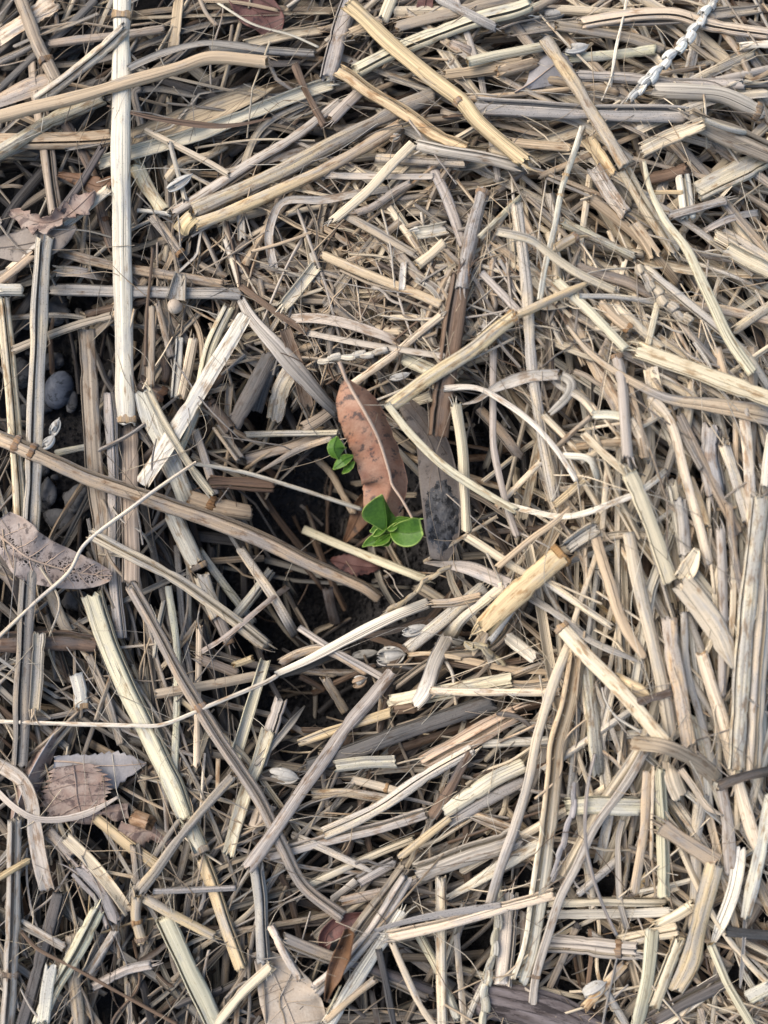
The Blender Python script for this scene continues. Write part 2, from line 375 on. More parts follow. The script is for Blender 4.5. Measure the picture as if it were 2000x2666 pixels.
def add_node(parent, P, W, t, flat, tint, rng, cat='node', big=1.0):
    n = len(P); i = int(np.clip(t * (n - 1), 1, n - 2)); L = .55 * W[i] * big + .5
    c = P[i]; d = P[min(i + 1, n - 1)] - P[max(i - 1, 0)]; d /= np.linalg.norm(d)
    s = np.array([-1.0, -.55, -.3, 0, .3, .55, 1.0]); Q = c + d[None] * (s * L / 2)[:, None]
    Wn = W[i] * (1 + np.array([.02, .05, .17, .11, .17, .06, .02]) * (1.0 if big <= 1 else 1.5)) + .12
    V, F, U, C = straw_geo(Q, Wn, flat, sides=14, jag=(.22, .22), tint=tint, ends=False, ridge=.05, rng=rng)
    U = U * np.array([2.2, 1.0])
    add(cat, V, F, parent, uv=U, tint=C)
def add_fray(parent, P, W, end, flat, tint, rng, cnt=4, name='torn_fibre'):
    V_, F_, U_, C_ = [], [], [], []; b = 0; n = len(P)
    i = 0 if end == 0 else n - 1; d = (P[0] - P[min(3, n - 1)]) if end == 0 else (P[-1] - P[max(-4, -n)]); d /= np.linalg.norm(d)
    sd = np.cross([0, 0, 1], d); sd /= np.linalg.norm(sd) + 1e-9; up = np.array([0, 0, 1.0])
    for k in range(cnt):
        L = rng.uniform(.4, 1.3) * W[i] + 1; a = rng.uniform(-.42, .42) * W[i]; wd = rng.uniform(.07, .2) * W[i] + .12
        s = np.linspace(0, 1, 6)[:, None]; cu = rng.normal() * .22 * L; cz = rng.normal() * .15 * L
        Q = P[i] - d * L * .35 + sd * a + up * flat * W[i] * .25 + d * L * s + sd * (cu * s ** 2) + up * (cz * s ** 2)
        V, F, U, C = straw_geo(Q, np.linspace(1, .25, 6) * wd, .5, sides=5, jag=(.1, .3), tint=np.asarray(tint) * rng.uniform(.9, 1.12), ends=False, rng=rng)
        V_.append(V); F_.append(F + b); U_.append(U); C_.append(C); b += len(V)
    add(name, np.concatenate(V_), np.concatenate(F_), parent, uv=np.concatenate(U_), tint=np.minimum(np.concatenate(C_), .8))

# ------------------------------------------------------------------ the ground
def build_ground():
    xs = np.concatenate([[-3000, -800, -350], np.linspace(-185, 185, 186), [350, 800, 3000]])
    ys = np.concatenate([[-3000, -800, -350], np.linspace(-225, 225, 226), [350, 800, 3000]])
    X, Y = np.meshgrid(xs, ys, indexing='ij'); Z = np.zeros_like(X); ok = (np.abs(X) < 340) & (np.abs(Y) < 340)
    Z[ok] = terrain(X[ok], Y[ok]) - .5
    Z += np.where(ok, .35 * nr.normal(size=X.shape), 0)
    o = add("soil_ground", np.stack([X, Y, Z], -1).reshape(-1, 3), grid_faces(*X.shape), base=np.zeros(3), mats=(M_SOIL,)); tag(o, kind='structure')
build_ground()

# soil crumbs: nobody could count them
def build_crumbs():
    V, F = [], []; ico = np.array([(1,0,0),(-1,0,0),(0,1,0),(0,-1,0),(0,0,1),(0,0,-1)], float)
    fc = [(0,2,4),(2,1,4),(1,3,4),(3,0,4),(2,0,5),(1,2,5),(3,1,5),(0,3,5)]; b = 0
    for (x, y, rx, ry, s) in HOLES:
        for k in range(int(rx * ry / 22)):
            p = at(x + nr.normal() * rx * .8, y + nr.normal() * ry * .8, 2); z = terrain(p[0:1], p[1:2])[0]; r = nr.uniform(.25, 1.1) * (1.8 if nr.random() < .06 else 1)
            V.append(ico * r * nr.uniform(.6, 1.3, (6, 1)) + np.array([p[0], p[1], z + r * .3])); F += [(a + b, c + b, d + b, -1) for a, c, d in fc]; b += 6
    o = add("soil_crumbs", np.concatenate(V), np.array(F), base=np.zeros(3), mats=(M_SOIL,), smooth_=False); tag(o, kind='stuff', label='dark crumbs of moist soil in the gaps of the straw', cat='soil crumbs')
build_crumbs()

# ------------------------------------------------------------------ the litter of broken straw underneath
FIELD = [(150,200,25,30),(900,250,25,32),(1500,200,-4,24),(1900,450,-30,35),(300,700,80,40),(200,1300,88,20),(900,800,-30,60),(1300,900,-60,40),
         (1650,900,-55,30),(600,1300,-60,40),(1500,1400,-55,40),(1850,1500,-84,16),(400,1900,-65,30),(300,2400,80,35),(900,1900,20,28),(1200,2000,25,28),
         (900,2300,30,40),(1500,2300,18,55),(1850,2300,-72,36),(1100,1250,-70,50),(500,1700,-65,30),(1750,1900,-85,25)]
FA = np.array(FIELD, float)
def field(x, y):
    d = ((FA[:, 0] - x) ** 2 + (FA[:, 1] - y) ** 2) / 260 ** 2; k = np.exp(-d) + 1e-6
    a = np.radians(FA[:, 2]) * 2; return .5 * math.atan2((k * np.sin(a)).sum(), (k * np.cos(a)).sum()), (k * FA[:, 3]).sum() / k.sum()
LIT = {'V': [], 'F': [], 'U': [], 'C': [], 'b': 0}
def litter(count, wr, lr, cols, skip, squash, sides=6, seed=1, lift=0.0, grey=1.0, hair=False, area=None, stiff=.15, ring=False):
    g = np.random.default_rng(seed); keys = list(cols)
    p0 = np.array([cols[k] for k in keys], float)
    for _ in range(count):
        if area: x, y = g.normal(area[0], area[2]), g.normal(area[1], area[3])
        else: x, y = g.uniform(-260, 2260), g.uniform(-260, 2930)
        if ring:                                                 # the mulch goes on past the picture's edges
            x, y = g.uniform(-900, 2900), g.uniform(-900, 3560)
            if -230 < x < 2230 and -230 < y < 2900: continue
        if g.random() < hole_at((x, y))[0] * skip: continue
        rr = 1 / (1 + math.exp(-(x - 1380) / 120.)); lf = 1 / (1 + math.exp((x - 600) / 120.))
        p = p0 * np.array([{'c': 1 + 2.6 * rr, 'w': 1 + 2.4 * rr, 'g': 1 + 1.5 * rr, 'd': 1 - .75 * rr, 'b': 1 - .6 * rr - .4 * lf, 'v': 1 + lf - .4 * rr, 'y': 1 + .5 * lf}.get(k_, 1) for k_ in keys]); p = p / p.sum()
        a, sp = field(x, y); a += g.normal() * math.radians(sp)
        if g.random() < .12: a = g.uniform(0, 6.28)
        L = lr[0] + (lr[1] - lr[0]) * g.random() ** 1.6; wpx = g.uniform(*wr)
        d = np.array([math.cos(a), -math.sin(a)]) * L / 2; c = np.array([x, y]); nrm = np.array([d[1], -d[0]]); bend = g.normal() * (.06 if not hair else .4)
        e0, e1 = c - d, c + d
        if max(hole_at(np.array([e0, (e0 + c) / 2, (c + e1) / 2, e1]))) > .62 and g.random() < skip: continue
        mids = [c + nrm * bend] if g.random() < .6 else [c - d * .35 + nrm * g.normal() * .10, c + d * .3 + nrm * g.normal() * .10]
        px = resample([e0] + mids + [e1], 16 if not hair else 22, curve=g.random() < .6); n = len(px)
        ww = np.full(n, wpx) * (np.linspace(1, g.uniform(.6, 1), n))
        flat = g.choice([.7, .45, .3]); P, W = settle(px, ww, flat, stiff, squash, deposit=not hair)
        P[:, 2] += lift
        tint = np.array(PAL[keys[g.choice(len(keys), p=p)]]) * g.uniform(.75, 1.15) * (grey + (1 - grey) * rr) * (1 - .14 * (1 - rr))  # low litter darkened: older decayed straw, plus gap shade put into the tint
        kind = g.random()
        if not hair and wpx > 8 and kind < .34: V, F, U, C = straw_geo(P, W, .8, arc=g.uniform(45, 120), open_at=90 if g.random() < .5 else 270, sides=4, jag=(.5, .5), tint=tint, rng=g, pale=.2, thick=.22, roll=g.normal() * .35)
        elif not hair and wpx > 14 and kind < .72: V, F, U, C = straw_geo(P, W, flat, arc=g.uniform(170, 335), open_at=g.uniform(20, 160) if g.random() < .7 else 270, sides=8, jag=(.4, .4), tint=tint, rng=g, pale=.25)
        else: V, F, U, C = straw_geo(P, W, flat, sides=sides, jag=(.25, .25), tint=tint, rng=g, ends=False if hair else wpx > 22)
        LIT['V'].append(V); LIT['F'].append(F + LIT['b']); LIT['U'].append(U); LIT['C'].append(C); LIT['b'] += len(V)
def flush(name, label, cat):
    o = add(name, np.concatenate(LIT['V']), np.concatenate(LIT['F']), base=np.zeros(3), uv=np.concatenate(LIT['U']), tint=np.clip(np.concatenate(LIT['C']), 0, .8))
    tag(o, label, cat, kind='stuff'); LIT.update(V=[], F=[], U=[], C=[], b=0)
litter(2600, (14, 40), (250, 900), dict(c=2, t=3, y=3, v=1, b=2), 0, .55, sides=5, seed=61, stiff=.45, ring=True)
litter(720, (10, 34), (230, 900), dict(y=2, b=5, d=5, t=1), .97, .6, seed=1, stiff=.6, grey=.6)  # decayed bottom layer, its browns also darkened to stand for depth shade
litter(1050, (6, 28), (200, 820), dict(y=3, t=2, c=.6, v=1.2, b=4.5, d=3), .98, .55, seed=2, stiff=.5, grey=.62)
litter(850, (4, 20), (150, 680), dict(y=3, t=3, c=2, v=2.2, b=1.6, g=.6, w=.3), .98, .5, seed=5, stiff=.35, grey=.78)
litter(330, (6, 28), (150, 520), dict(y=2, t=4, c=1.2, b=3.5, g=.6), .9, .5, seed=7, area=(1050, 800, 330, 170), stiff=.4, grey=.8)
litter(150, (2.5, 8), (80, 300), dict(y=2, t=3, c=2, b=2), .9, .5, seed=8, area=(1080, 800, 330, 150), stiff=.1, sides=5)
HS = HOLES; HOLES = []
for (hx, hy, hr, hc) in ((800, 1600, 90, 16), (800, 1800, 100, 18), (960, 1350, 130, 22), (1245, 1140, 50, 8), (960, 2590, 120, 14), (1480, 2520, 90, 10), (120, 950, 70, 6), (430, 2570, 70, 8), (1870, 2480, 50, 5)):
    litter(int(hc * 1.1), (4, 22), (60, 230), dict(y=2, b=5, d=4, t=1), 0, .6, grey=.7, seed=int(hx + hy), area=(hx, hy, hr * .8, hr * .6), stiff=.6)  # hollow debris: dark tints with the shade of the hollows painted in
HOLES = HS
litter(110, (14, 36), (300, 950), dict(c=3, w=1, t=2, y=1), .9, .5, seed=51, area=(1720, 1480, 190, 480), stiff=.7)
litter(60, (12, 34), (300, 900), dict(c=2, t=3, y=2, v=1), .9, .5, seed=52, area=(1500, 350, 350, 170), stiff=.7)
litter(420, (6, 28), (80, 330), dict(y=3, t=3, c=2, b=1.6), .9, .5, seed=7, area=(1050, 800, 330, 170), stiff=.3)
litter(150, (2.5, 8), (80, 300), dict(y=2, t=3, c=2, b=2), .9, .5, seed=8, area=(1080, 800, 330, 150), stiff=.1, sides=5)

# ------------------------------------------------------------------ every straw that can be picked out
ROWS = """00|t|118|w|6|755,-30 749,300 746,600 744,900 750,1200 752,1500 757,1659 767,2250 785,2630|long whitish upright stalk crossing the picture's tan straw, ringed at its lower end|n=0.985 n2=0.05
00|s|82|c|7|785,160 640,300 430,470 225,620|ribbed tan straw slanting off the ringed top of the long whitish upright stalk|
00|t|92|t|7|-40,730 300,640 560,575 750,520 1100,420 1300,355 1659,385|long tan straw lying across the top of the whitish upright stalk|
00|t|92|c|5|-40,960 120,860 300,750 480,670 650,600|cream straw leaving the picture under the long tan straw, beside the whitish stalk|
00|s|112|t|4|-40,875 300,870 560,862 690,850|broad level ribbed straw running behind the whitish upright stalk|
00|t|92|y|5|120,-30 180,130 240,290 300,400 355,510|grey-tan leaning straw with a hairy joint above the long tan straw|n=0.75
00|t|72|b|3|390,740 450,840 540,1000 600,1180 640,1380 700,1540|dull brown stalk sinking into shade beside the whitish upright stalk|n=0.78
00|s|92|y|3|215,300 235,560 290,930 315,1130 345,1325|weathered split straw standing upright above the torn brown leaf scrap|
00|t|60|d|3|-30,570 100,450 200,350 390,190 600,-10|dark grey weathered stalk slanting through the upper corner|
00|f|130|c|3|-30,240 150,120 350,-20|broad pale torn blade filling the extreme upper corner|
00|t|50|y|4|-30,400 100,335 215,275|short grey straw pointing at the hairy-jointed leaning straw|
00|t|60|y|3|300,270 600,230 1020,175|thin grey-tan straw level behind the top of the whitish upright stalk|
00|f|125|t|3|-30,630 180,540 360,470|wide tan flattened sheath under the hairy-jointed leaning straw|
00|f|44|b|8|660,650 800,690 1000,735 1330,778 1500,765 1680,725|slender dark brown pointed blade laid over the whitish upright stalk|w2=.25 w0=.3
00|f|165|t|4|810,890 1000,800 1350,670 1659,530|very broad tan leaf sheath beneath the bright split straw|
00|h|92|w|5|600,1010 820,940 1200,830 1659,650 1870,565 2060,508|brightest whitish split straw with a shredded tip, lying on the broad tan sheath|fr
00|n|42|c|6|885,795 1100,905 1300,1010 1425,1085|thin cream stem leaning below the dark brown pointed blade|
00|n|36|c|6|1045,865 1095,1050 1150,1250|very thin cream stem dropping to the golden parallel straws|
00|t|56|d|5|370,1310 500,1130 640,895|thin dark grey straw ending at the brown leaf scrap|
00|s|66|c|4|50,1680 300,1460 480,1320 690,1150|pale straw slanting from the brown leaf scrap up behind the whitish stalk|
00|t|96|c|4|825,1000 900,1150 1015,1310|short pale stalk falling away from the whitish upright stalk toward a knobbed tan one|
00|t|66|t|5|925,1325 1030,1450 1130,1575|pinkish tan stalk ending in a ragged knob under the folded golden straws|n=0.96
00|n|30|w|7|848,1298 950,1305 1065,1325|short white sliver pointing at the fold of the golden straws|
00|f|85|t|5|1100,-20 1085,140 1068,300|upright tan blade hanging at the top edge above the long tan straw|
00|n|28|y|6|1228,-20 1270,80 1345,165|thin bent grey stem at the top edge beside the dark red leaf|
00|f|48|v|7|790,425 870,385 1050,315 1250,268 1400,275 1659,310|thin curled lavender-grey ribbon draped above the long tan straw|
00|n|16|w|8|1300,-10 1450,85 1540,140 1659,180 1790,212 1970,292|fine white curving stem sweeping past the dark red leaf|
00|t|62|v|5|1285,290 1659,308 1950,332|smooth lavender-grey straw level under the dark red leaf|
00|t|50|y|3|900,900 820,560 880,540|grey stub tucked close behind the whitish upright stalk|
10|t|95|g|6|-362,1310 -200,1235 0,1150 300,1005 560,865 900,690 1145,585|upper of two long golden parallel straws that start from one fold|end=y
10|t|76|g|6|-345,1390 -190,1335 0,1255 330,1110 600,970 945,765|lower of two long golden parallel straws that start from one fold|end=t
10|t|70|v|5|-490,1325 -150,1105 0,1010 300,830 560,620|grey straw running just above the two golden parallel straws|
10|t|98|g|8|590,15 660,70 800,205 950,335 1150,500 1310,625 1400,745 1659,965 1720,1010|big golden stalk with a kinked joint, propped highest at the top of the mulch|n=.62 z0=9 fr
10|s|90|g|7|530,430 620,475 750,570 1000,720 1150,830 1355,920|golden cut straw with a square top end, parallel below the big kinked stalk|z0=5
10|s|95|n|5|640,445 900,310 1200,190 1450,105 1659,50 1750,10|long pale cream split straw rising behind the big golden kinked stalk|
10|s|112|v|6|630,-30 540,250 475,505|thick whitish-grey stalk standing behind the big golden kinked stalk's tip|
10|t|72|v|5|495,750 590,650 690,550|short grey straw stub under the square-ended golden straw|
10|s|78|v|7|1700,1040 1500,985 1300,950 1010,890|grey cracked straw that folds at a sharp elbow beneath the square-ended golden straw|
10|s|62|c|7|1010,885 850,1050 700,1205 500,1375|slit cream straw hanging down from the sharp grey elbow|
10|t|72|t|5|780,975 1100,992 1345,1002|brownish straw level just under the sharp grey elbow|
10|f|48|v|5|450,1080 800,1090 1145,1092|flat lavender strip level below the two golden parallel straws|
10|f|75|v|4|1125,1015 1230,1250 1325,1530|flat grey straw leaning down toward the ringed upright stalk|
10|t|88|v|6|1442,1170 1385,1400 1325,1670 1305,1790|grey stalk with a brown frilled ring at its upper end, standing upright|n=.03
10|f|46|n|6|1415,1475 1540,1350 1680,1210|narrow pale green-white strip beside the brown frilled ring|
10|h|92|w|6|1020,1440 1130,1425 1235,1400|short bright cream chunk of split stalk amid the thin tangled stems|
10|t|56|y|5|590,1325 800,1440 1025,1575|grey straw with a frayed end under the bright cream chunk|fr
10|t|66|c|5|1020,1650 1110,1580 1205,1490|short pale stub below the bright cream chunk|
10|n|24|t|6|0,1555 200,1500 395,1430|thin tan stem joining the slit cream straw's foot|
10|f|58|v|5|150,1660 120,1460 165,1290 230,1235 450,1235 700,1190 870,1165|grey papery ribbon looped round below the golden parallel straws|
10|h|80|t|5|-40,275 250,205 455,180|weathered ribbed half-straw with a ragged end at the dark red leaf|fr
10|f|56|b|7|270,385 340,555 395,660 465,780|dark brown folded leaf strip hanging at the bright split straw's shredded tip|
10|f|40|b|6|-60,390 140,395 320,388|dark brown strip lying level beside the hanging brown folded strip|
10|t|74|t|6|610,215 720,165 835,120|small tan stub with an open orange end behind the big kinked stalk|z1=2
10|t|82|n|5|885,-30 850,50 815,140|pale greenish straw end poking from the top edge|
10|t|58|v|6|1160,-10 1350,85 1525,175|smooth lavender straw slanting down from the top edge|
10|t|72|y|4|890,165 1200,90 1659,-20|dull grey-tan straw almost hidden behind the long pale cream split straw|
10|t|78|t|4|1190,470 1450,430 1700,385|tan weathered straw running to the grey dead leaf near the top|
10|t|78|n|5|1340,385 1500,350 1700,310 1850,280|pale olive straw with a curled-in end behind the grey dead leaf|
10|f|62|t|4|1235,255 1330,300 1420,345|short tan strip between the long cream split straw and the olive straw|
20|s|118|v|6|-160,645 0,658 400,680 800,695 1170,705|long lavender-grey cracked stalk lying level toward its broken bend|
20|s|150|y|6|1150,720 1250,770 1450,850 1700,960|thick grey-tan half of the broken stalk running down from the bend to the edge|
20|s|88|g|8|275,235 450,495 600,740 780,1030|golden-brown cracked straw propped across the long lavender-grey stalk|z0=8
20|s|82|c|7|770,1040 900,1270 1000,1420 1100,1570|splintered lower length of the golden-brown cracked straw|fr
20|n|16|w|9|790,-20 755,150 715,310 680,620|fine white fibre strand hanging down beside the knobbly white seed stalk|
20|n|14|w|9|795,-20 745,200 690,480 630,625|second fine white strand splaying away from the first above the lavender stalk|
20|h|96|c|8|865,925 1050,840 1280,750|short cream half-tube stub perched below the broken bend|z1=4
20|n|40|c|8|1255,735 1400,790 1545,825|thin cream stem with a knob reaching from the half-tube stub to the broken bend|
20|t|76|n|8|890,985 930,1170 1020,1350 1150,1530 1300,1840 1420,2090 1570,2310|long pale green-white straw curving down from the half-tube stub|w0=.35 
20|t|112|v|6|930,560 1200,570 1380,590 1630,705|thick lavender stalk ending in a cut joint near the edge, above the broken bend|n=.97
20|s|78|v|4|460,460 800,478 1100,510 1520,515|grey striped straw level behind the knobbly white seed stalk|
20|t|80|y|5|340,150 700,210 850,240 1030,310|grey-tan straw sloping under the knobbly white seed stalk|
20|s|86|c|5|480,150 700,110 900,85 1100,85 1300,150 1680,210|tan arched straw passing behind the knobbly white seed stalk near the top|
20|t|66|n|5|400,362 650,345 800,330 970,305|greenish straw between the grey dead leaf and the knobbly seed stalk|
20|t|72|t|4|-30,445 120,415 240,385|tan straw end disappearing under the grey dead leaf|
20|t|40|w|8|515,775 450,980 390,1150 340,1400 280,1659 250,1860|whitish jointed stem leaning upright beside the golden-brown cracked straw|n=.3 n2=.42
20|t|96|c|7|575,1020 690,1200 795,1340|stout cream tube with a dark open end, beside the splintered straw|z1=3
20|t|82|t|5|815,1370 900,1480 980,1600|tan straw emerging under the open end of the stout cream tube|
20|s|98|w|5|1125,1030 1150,1200 1170,1360|upright pale flat straw below the short half-tube stub|
20|s|130|c|4|1210,1190 1450,1070 1700,940|broad pale flattened straw climbing toward the thick broken stalk|
20|t|82|b|5|910,1110 1050,1075 1185,1030|dark olive-brown stub under the fallen half-tube stub|
20|n|32|g|6|940,1188 1040,1185 1135,1187|small golden stick below the dark olive-brown stub|
20|t|62|v|5|1035,1335 1220,1285 1410,1235|grey straw with a shredded end beside the curled pale ribbon|fr
20|f|46|v|7|1155,1495 1350,1380 1480,1330 1600,1310|curled pale grey ribbon over the edge straws|
20|s|92|c|5|1310,1450 1480,1550 1700,1670|cream cracked straw running off the edge below the curled pale ribbon|
20|t|50|c|5|1390,1420 1520,1500 1700,1610|thin cream straw parallel above the cream cracked straw at the edge|
20|t|74|c|6|100,1235 130,1450 160,1659 175,1870 200,2250 235,2490 275,2740 345,3090|very long cream upright straw from the frilled ring area to the coiled grey ribbon|
20|t|58|c|6|-20,1425 200,1480 330,1580 480,1680 690,1785 720,1800|cream straw sloping down across the very long upright one|
20|t|62|n|5|370,1365 600,1470 840,1590|greenish tan straw under the splintered straw|
20|t|72|t|5|60,880 260,895 460,910|grey-tan straw end behind the whitish jointed stem|
20|f|94|g|5|535,840 620,960 690,1090|orange-brown leaf strip under the golden-brown cracked straw|
20|t|62|g|6|320,1560 400,1500 490,1450|small tan stub with a round cut end beside the whitish jointed stem|n=.95
20|t|62|w|6|1455,290 1560,275 1700,268|white straw end entering from the edge below the knobbly seed stalk|
20|t|74|y|4|-20,140 150,90 350,-20|dull straw at the top edge near the white papery knot|
11|t|96|g|8|838,985 960,900 1100,800 1400,600 1550,475 1640,405|long golden stalk from the brown curled leaf up to a pale joint|n=.98
11|t|58|g|8|1635,408 1720,375 1810,330 2085,205|thinner golden upper length of the jointed stalk beyond its pale joint|w2=.6
21|f|60|t|8|410,465 560,640 760,780 960,890 1080,930 1300,955 1659,1020 1700,1030|tan leaf that widens from a thin stem into a broad blade at the edge|w0=.35 w2=2.2
21|s|112|c|8|825,610 1100,710 1400,820 1700,935|big cream cracked straw lying over the widening tan blade at the edge|
21|n|36|c|7|490,285 750,292 985,330|thin cream stem level, ending at a hinge above the big cream cracked straw|
21|n|46|c|7|980,325 950,450 915,600|cream stem dropping from the hinge to the big cream cracked straw|
21|t|66|n|5|340,180 560,380 785,615|pale olive straw sloping to the big cream cracked straw's blunt end|
21|s|62|c|7|890,105 1150,320 1500,620 1659,850|long cream straw sloping beneath the green-white curved one|
21|t|72|y|5|470,100 800,200 1010,320|grey straw with hairs sloping toward the hinge of the thin stem|
21|t|56|c|5|685,330 850,470 1010,615|cream straw parallel under the long cream sloping one|
21|t|72|t|5|610,320 710,410 815,495|short tan stub with a frilled end beside the hinged stem|n=.95
21|t|70|t|4|1340,600 1385,760 1410,900|upright tan straw passing under the big cream cracked straw|
21|t|64|g|7|1435,510 1560,420 1700,330|golden-brown straw end pointing in from the edge above the big cream straw|
11|f|80|v|8|1310,950 1400,935 1480,875 1659,800 1740,780 1920,768|arched lavender-grey ribbon blade tapering to a point beside the mud-smeared leaf|w0=.1 w2=.85
21|f|62|v|7|375,775 440,805 450,840 425,905 310,1015|hooked underside end of the arched lavender ribbon|w2=.7
11|t|42|w|8|1190,855 1400,850 1540,920 1740,1065 1890,1230 2020,1430|smooth white curving stem that sweeps from the mud-smeared leaf to the coiled grey ribbon|
21|t|46|c|6|258,1005 380,1130 510,1265|short cream straw with a cut end beside the white curving stem|
21|n|36|y|6|350,1225 460,1120 570,1025|thin grey straw leading to the flat white elbow|
21|f|56|w|6|565,1020 690,1018 805,1040|flat white top piece of the elbow-folded straw|
21|f|54|c|6|800,1040 860,1140 935,1310|cream leg of the elbow-folded straw going down from the white top|
21|n|46|w|6|365,1270 480,1275 560,1290 610,1420|white folded straw lying next to the white curving stem|
21|t|76|v|6|720,640 755,800 775,1050 795,1310|whitish upright stalk with a knobbed head in the sheaf|n=.03
21|t|60|t|4|790,780 850,1050 900,1300|tan straw in shade behind the whitish knob-headed stalk|
21|f|92|c|4|930,720 960,880 990,1050|cream flattened strip hidden under the widening tan blade|
21|t|52|c|6|508,1125 650,1260 800,1390|cream straw with a clean cut end leaning toward the torn white sheath|
21|t|62|c|6|925,895 1050,1050 1150,1400 1220,1659 1300,1950|slender cream straw curving down from the widening tan blade|
21|s|62|t|5|1110,1015 1250,1300 1400,1610 1480,1760|grey-tan split straw leaning beneath the edge sheaf|
21|n|36|t|5|1080,1050 1160,1200 1250,1360|thin brown stem between the cream and grey-tan leaning straws|
21|t|68|c|7|1500,935 1530,1200 1555,1560 1565,1700|straight cream upright straw hanging from the big cream cracked straw|
21|s|130|v|3|1310,1070 1290,1300 1340,1520|broad weathered flat straw at the back of the edge sheaf|
21|t|78|c|6|1385,1195 1470,1450 1540,1700|cream upright tube with a square top in the edge sheaf|
21|t|56|w|7|1680,1130 1650,1300 1635,1470|whitish straw just inside the picture's edge above the sheaf|
21|s|100|c|6|795,1370 860,1500 950,1740 1060,2060|pale straw with a torn white sheath mouth at its upper end|fr0
21|t|92|g|5|1160,1400 1210,1540 1270,1740|hollow golden stub with a dark brown rim in the edge sheaf|
21|t|42|c|6|-20,1590 120,1450 270,1300|thin cream straw rising beside the white curving stem's foot|
21|t|52|g|6|340,1580 440,1490 545,1395|small golden-brown straw under the coiled grey ribbon|
21|n|42|c|5|315,1265 345,1380 370,1480 485,1455|cream stem bent like a hook beside the white curving stem|
21|f|42|w|8|-20,1545 150,1600 370,1645 520,1625 700,1560 860,1500 1040,1360|twisted white-grey ribbon coiling across above the red-ringed golden stalk|
21|s|104|c|6|1380,-20 1500,50 1700,150|wide cream cracked straw cutting the edge near the green-white curved straw|
21|n|42|v|5|1170,15 1400,60 1570,90|thin grey straw behind the wide cream cracked one|
11|t|66|t|5|440,25 700,140 1000,260 1190,345|long tan straw crossing above the dim hollow of thin stems|
11|t|52|c|6|625,842 900,640 1195,395|slender cream straw running from the brown leaf's stalk up to the split brown sheath|
11|f|44|v|7|340,510 600,562 900,612 1210,660|narrow flat grey-white strip level above the brown curled leaf|
11|f|46|b|8|-60,220 60,310 200,410 360,515|dark brown twisted twig-like blade at the narrow grey strip's end|
11|f|112|v|6|-60,300 0,400 150,580 330,780 450,920 545,1010|broad twisted grey-purple blade sloping down to the brown curled leaf|w2=.6 w0=.5
11|f|72|v|5|200,430 400,422 600,460 800,520 940,590|wavy grey ribbon blade behind the narrow flat strip|
11|f|92|b|5|215,480 290,690 365,990|dark brown split sheath hanging beside the twisted grey-purple blade|
11|s|44|n|7|-40,1142 250,1133 560,1128|pale green-white straw level beside the rear seedling|
11|t|82|y|5|320,1110 420,1060 520,985|weathered straw tucked under the brown curled leaf's flank|
11|s|82|y|4|-30,1290 250,1220 480,1130|grey ribbed straw passing below the pale level straw by the rear seedling|
11|f|42|t|7|35,1385 300,1232 510,1158|thin tan blade pointing at the rear seedling|w0=.3
11|h|86|c|5|190,380 300,240 420,80|pale split straw rising steeply in the tangle above the twisted blade|
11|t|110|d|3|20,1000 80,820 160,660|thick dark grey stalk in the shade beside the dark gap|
11|f|112|c|4|150,1060 190,860 260,730|pale flat fragment in front of the thick dark grey stalk|
11|t|52|n|8|848,950 1000,1145 1200,1335 1450,1500 1659,1615|smooth pale green stem slanting over the mud-smeared leaf|
11|t|70|c|6|1265,940 1310,1200 1325,1500 1340,1750|upright straw tied with a curled fibre, beside the mud-smeared leaf|
11|t|58|c|7|1325,1760 1500,1870 1680,1985 1800,2040|cream straw bending away at the foot of the fibre-tied upright straw|
11|t|46|v|7|1500,590 1500,1000 1510,1250 1590,1600 1650,1780|slender grey-tan stem standing beyond the fibre-tied straw|
11|t|50|v|5|1430,140 1550,265 1680,400|short grey straw behind the golden stalk's pale joint|
11|t|52|d|4|760,660 820,800 900,930|dark grey straw behind the brown leaf's shoulder|
11|s|92|n|4|895,640 1010,700 1160,760|pale olive split straw under the long golden jointed stalk|
11|f|72|n|4|980,960 1070,920 1170,880|pale wide strip showing under the golden stalk at the mud-smeared leaf|
11|n|28|w|8|-340,1320 -150,1350 0,1382 200,1442 450,1522 692,1602|fine white stem reaching the front seedling's leaf|
11|n|18|c|7|775,932 1000,840 1400,660 1650,538|hair-thin straw running along the golden jointed stalk|
11|n|46|t|5|405,1285 500,1375 580,1520 650,1640|curved tan stem under the rear seedling|
11|f|42|w|6|955,70 945,150 940,255|tiny square white strip standing in the tangle|
11|s|72|t|4|1410,980 1530,1100 1680,1290|dark-lined tan straw in the shade close by the dark gap|
11|s|132|b|5|1315,130 1270,400 1225,720 1185,1000 1165,1160|brown shredded upright sheath beneath the golden jointed stalk|fr0
01|s|116|c|7|275,-90 262,0 240,400 225,800 210,1200 195,1600 165,2150 140,2700 120,3200|long ribbed grey-cream straw standing tall past the blue-grey stone and decayed leaf|end=y
01|s|92|c|5|15,290 50,650 80,1000 110,1400 125,1680|pale upright straw between the picture's edge and the stone beside the tall ribbed one|
01|s|82|v|5|310,245 700,255 1000,262 1505,272|pinkish-grey cracked straw crossing level behind the whitish upright stalk|
01|t|88|w|7|-40,252 60,250 142,250|short white square-cut stub poking in from the edge|
01|s|104|t|8|-40,1150 70,1190 170,1235 400,1340 600,1425 1000,1565 1300,1660 1659,1810 1940,1950 2240,2080 2350,2160|long ringed diagonal stalk that fades from cream to pinkish tan at the dark hollow|end=t n=.06 n2=.1 w2=.65
01|s|112|y|4|535,490 560,900 580,1300 620,1659 660,2000|wide grey upright straw between the stone and the whitish stalk|
01|s|82|v|4|675,880 700,1400 705,1900 725,2190 745,2400|grey upright straw directly beside the whitish stalk's lower end|
01|s|108|y|4|795,1080 800,1400 805,1700 805,2060|greyish straw continuing below the ringed foot of the whitish stalk|
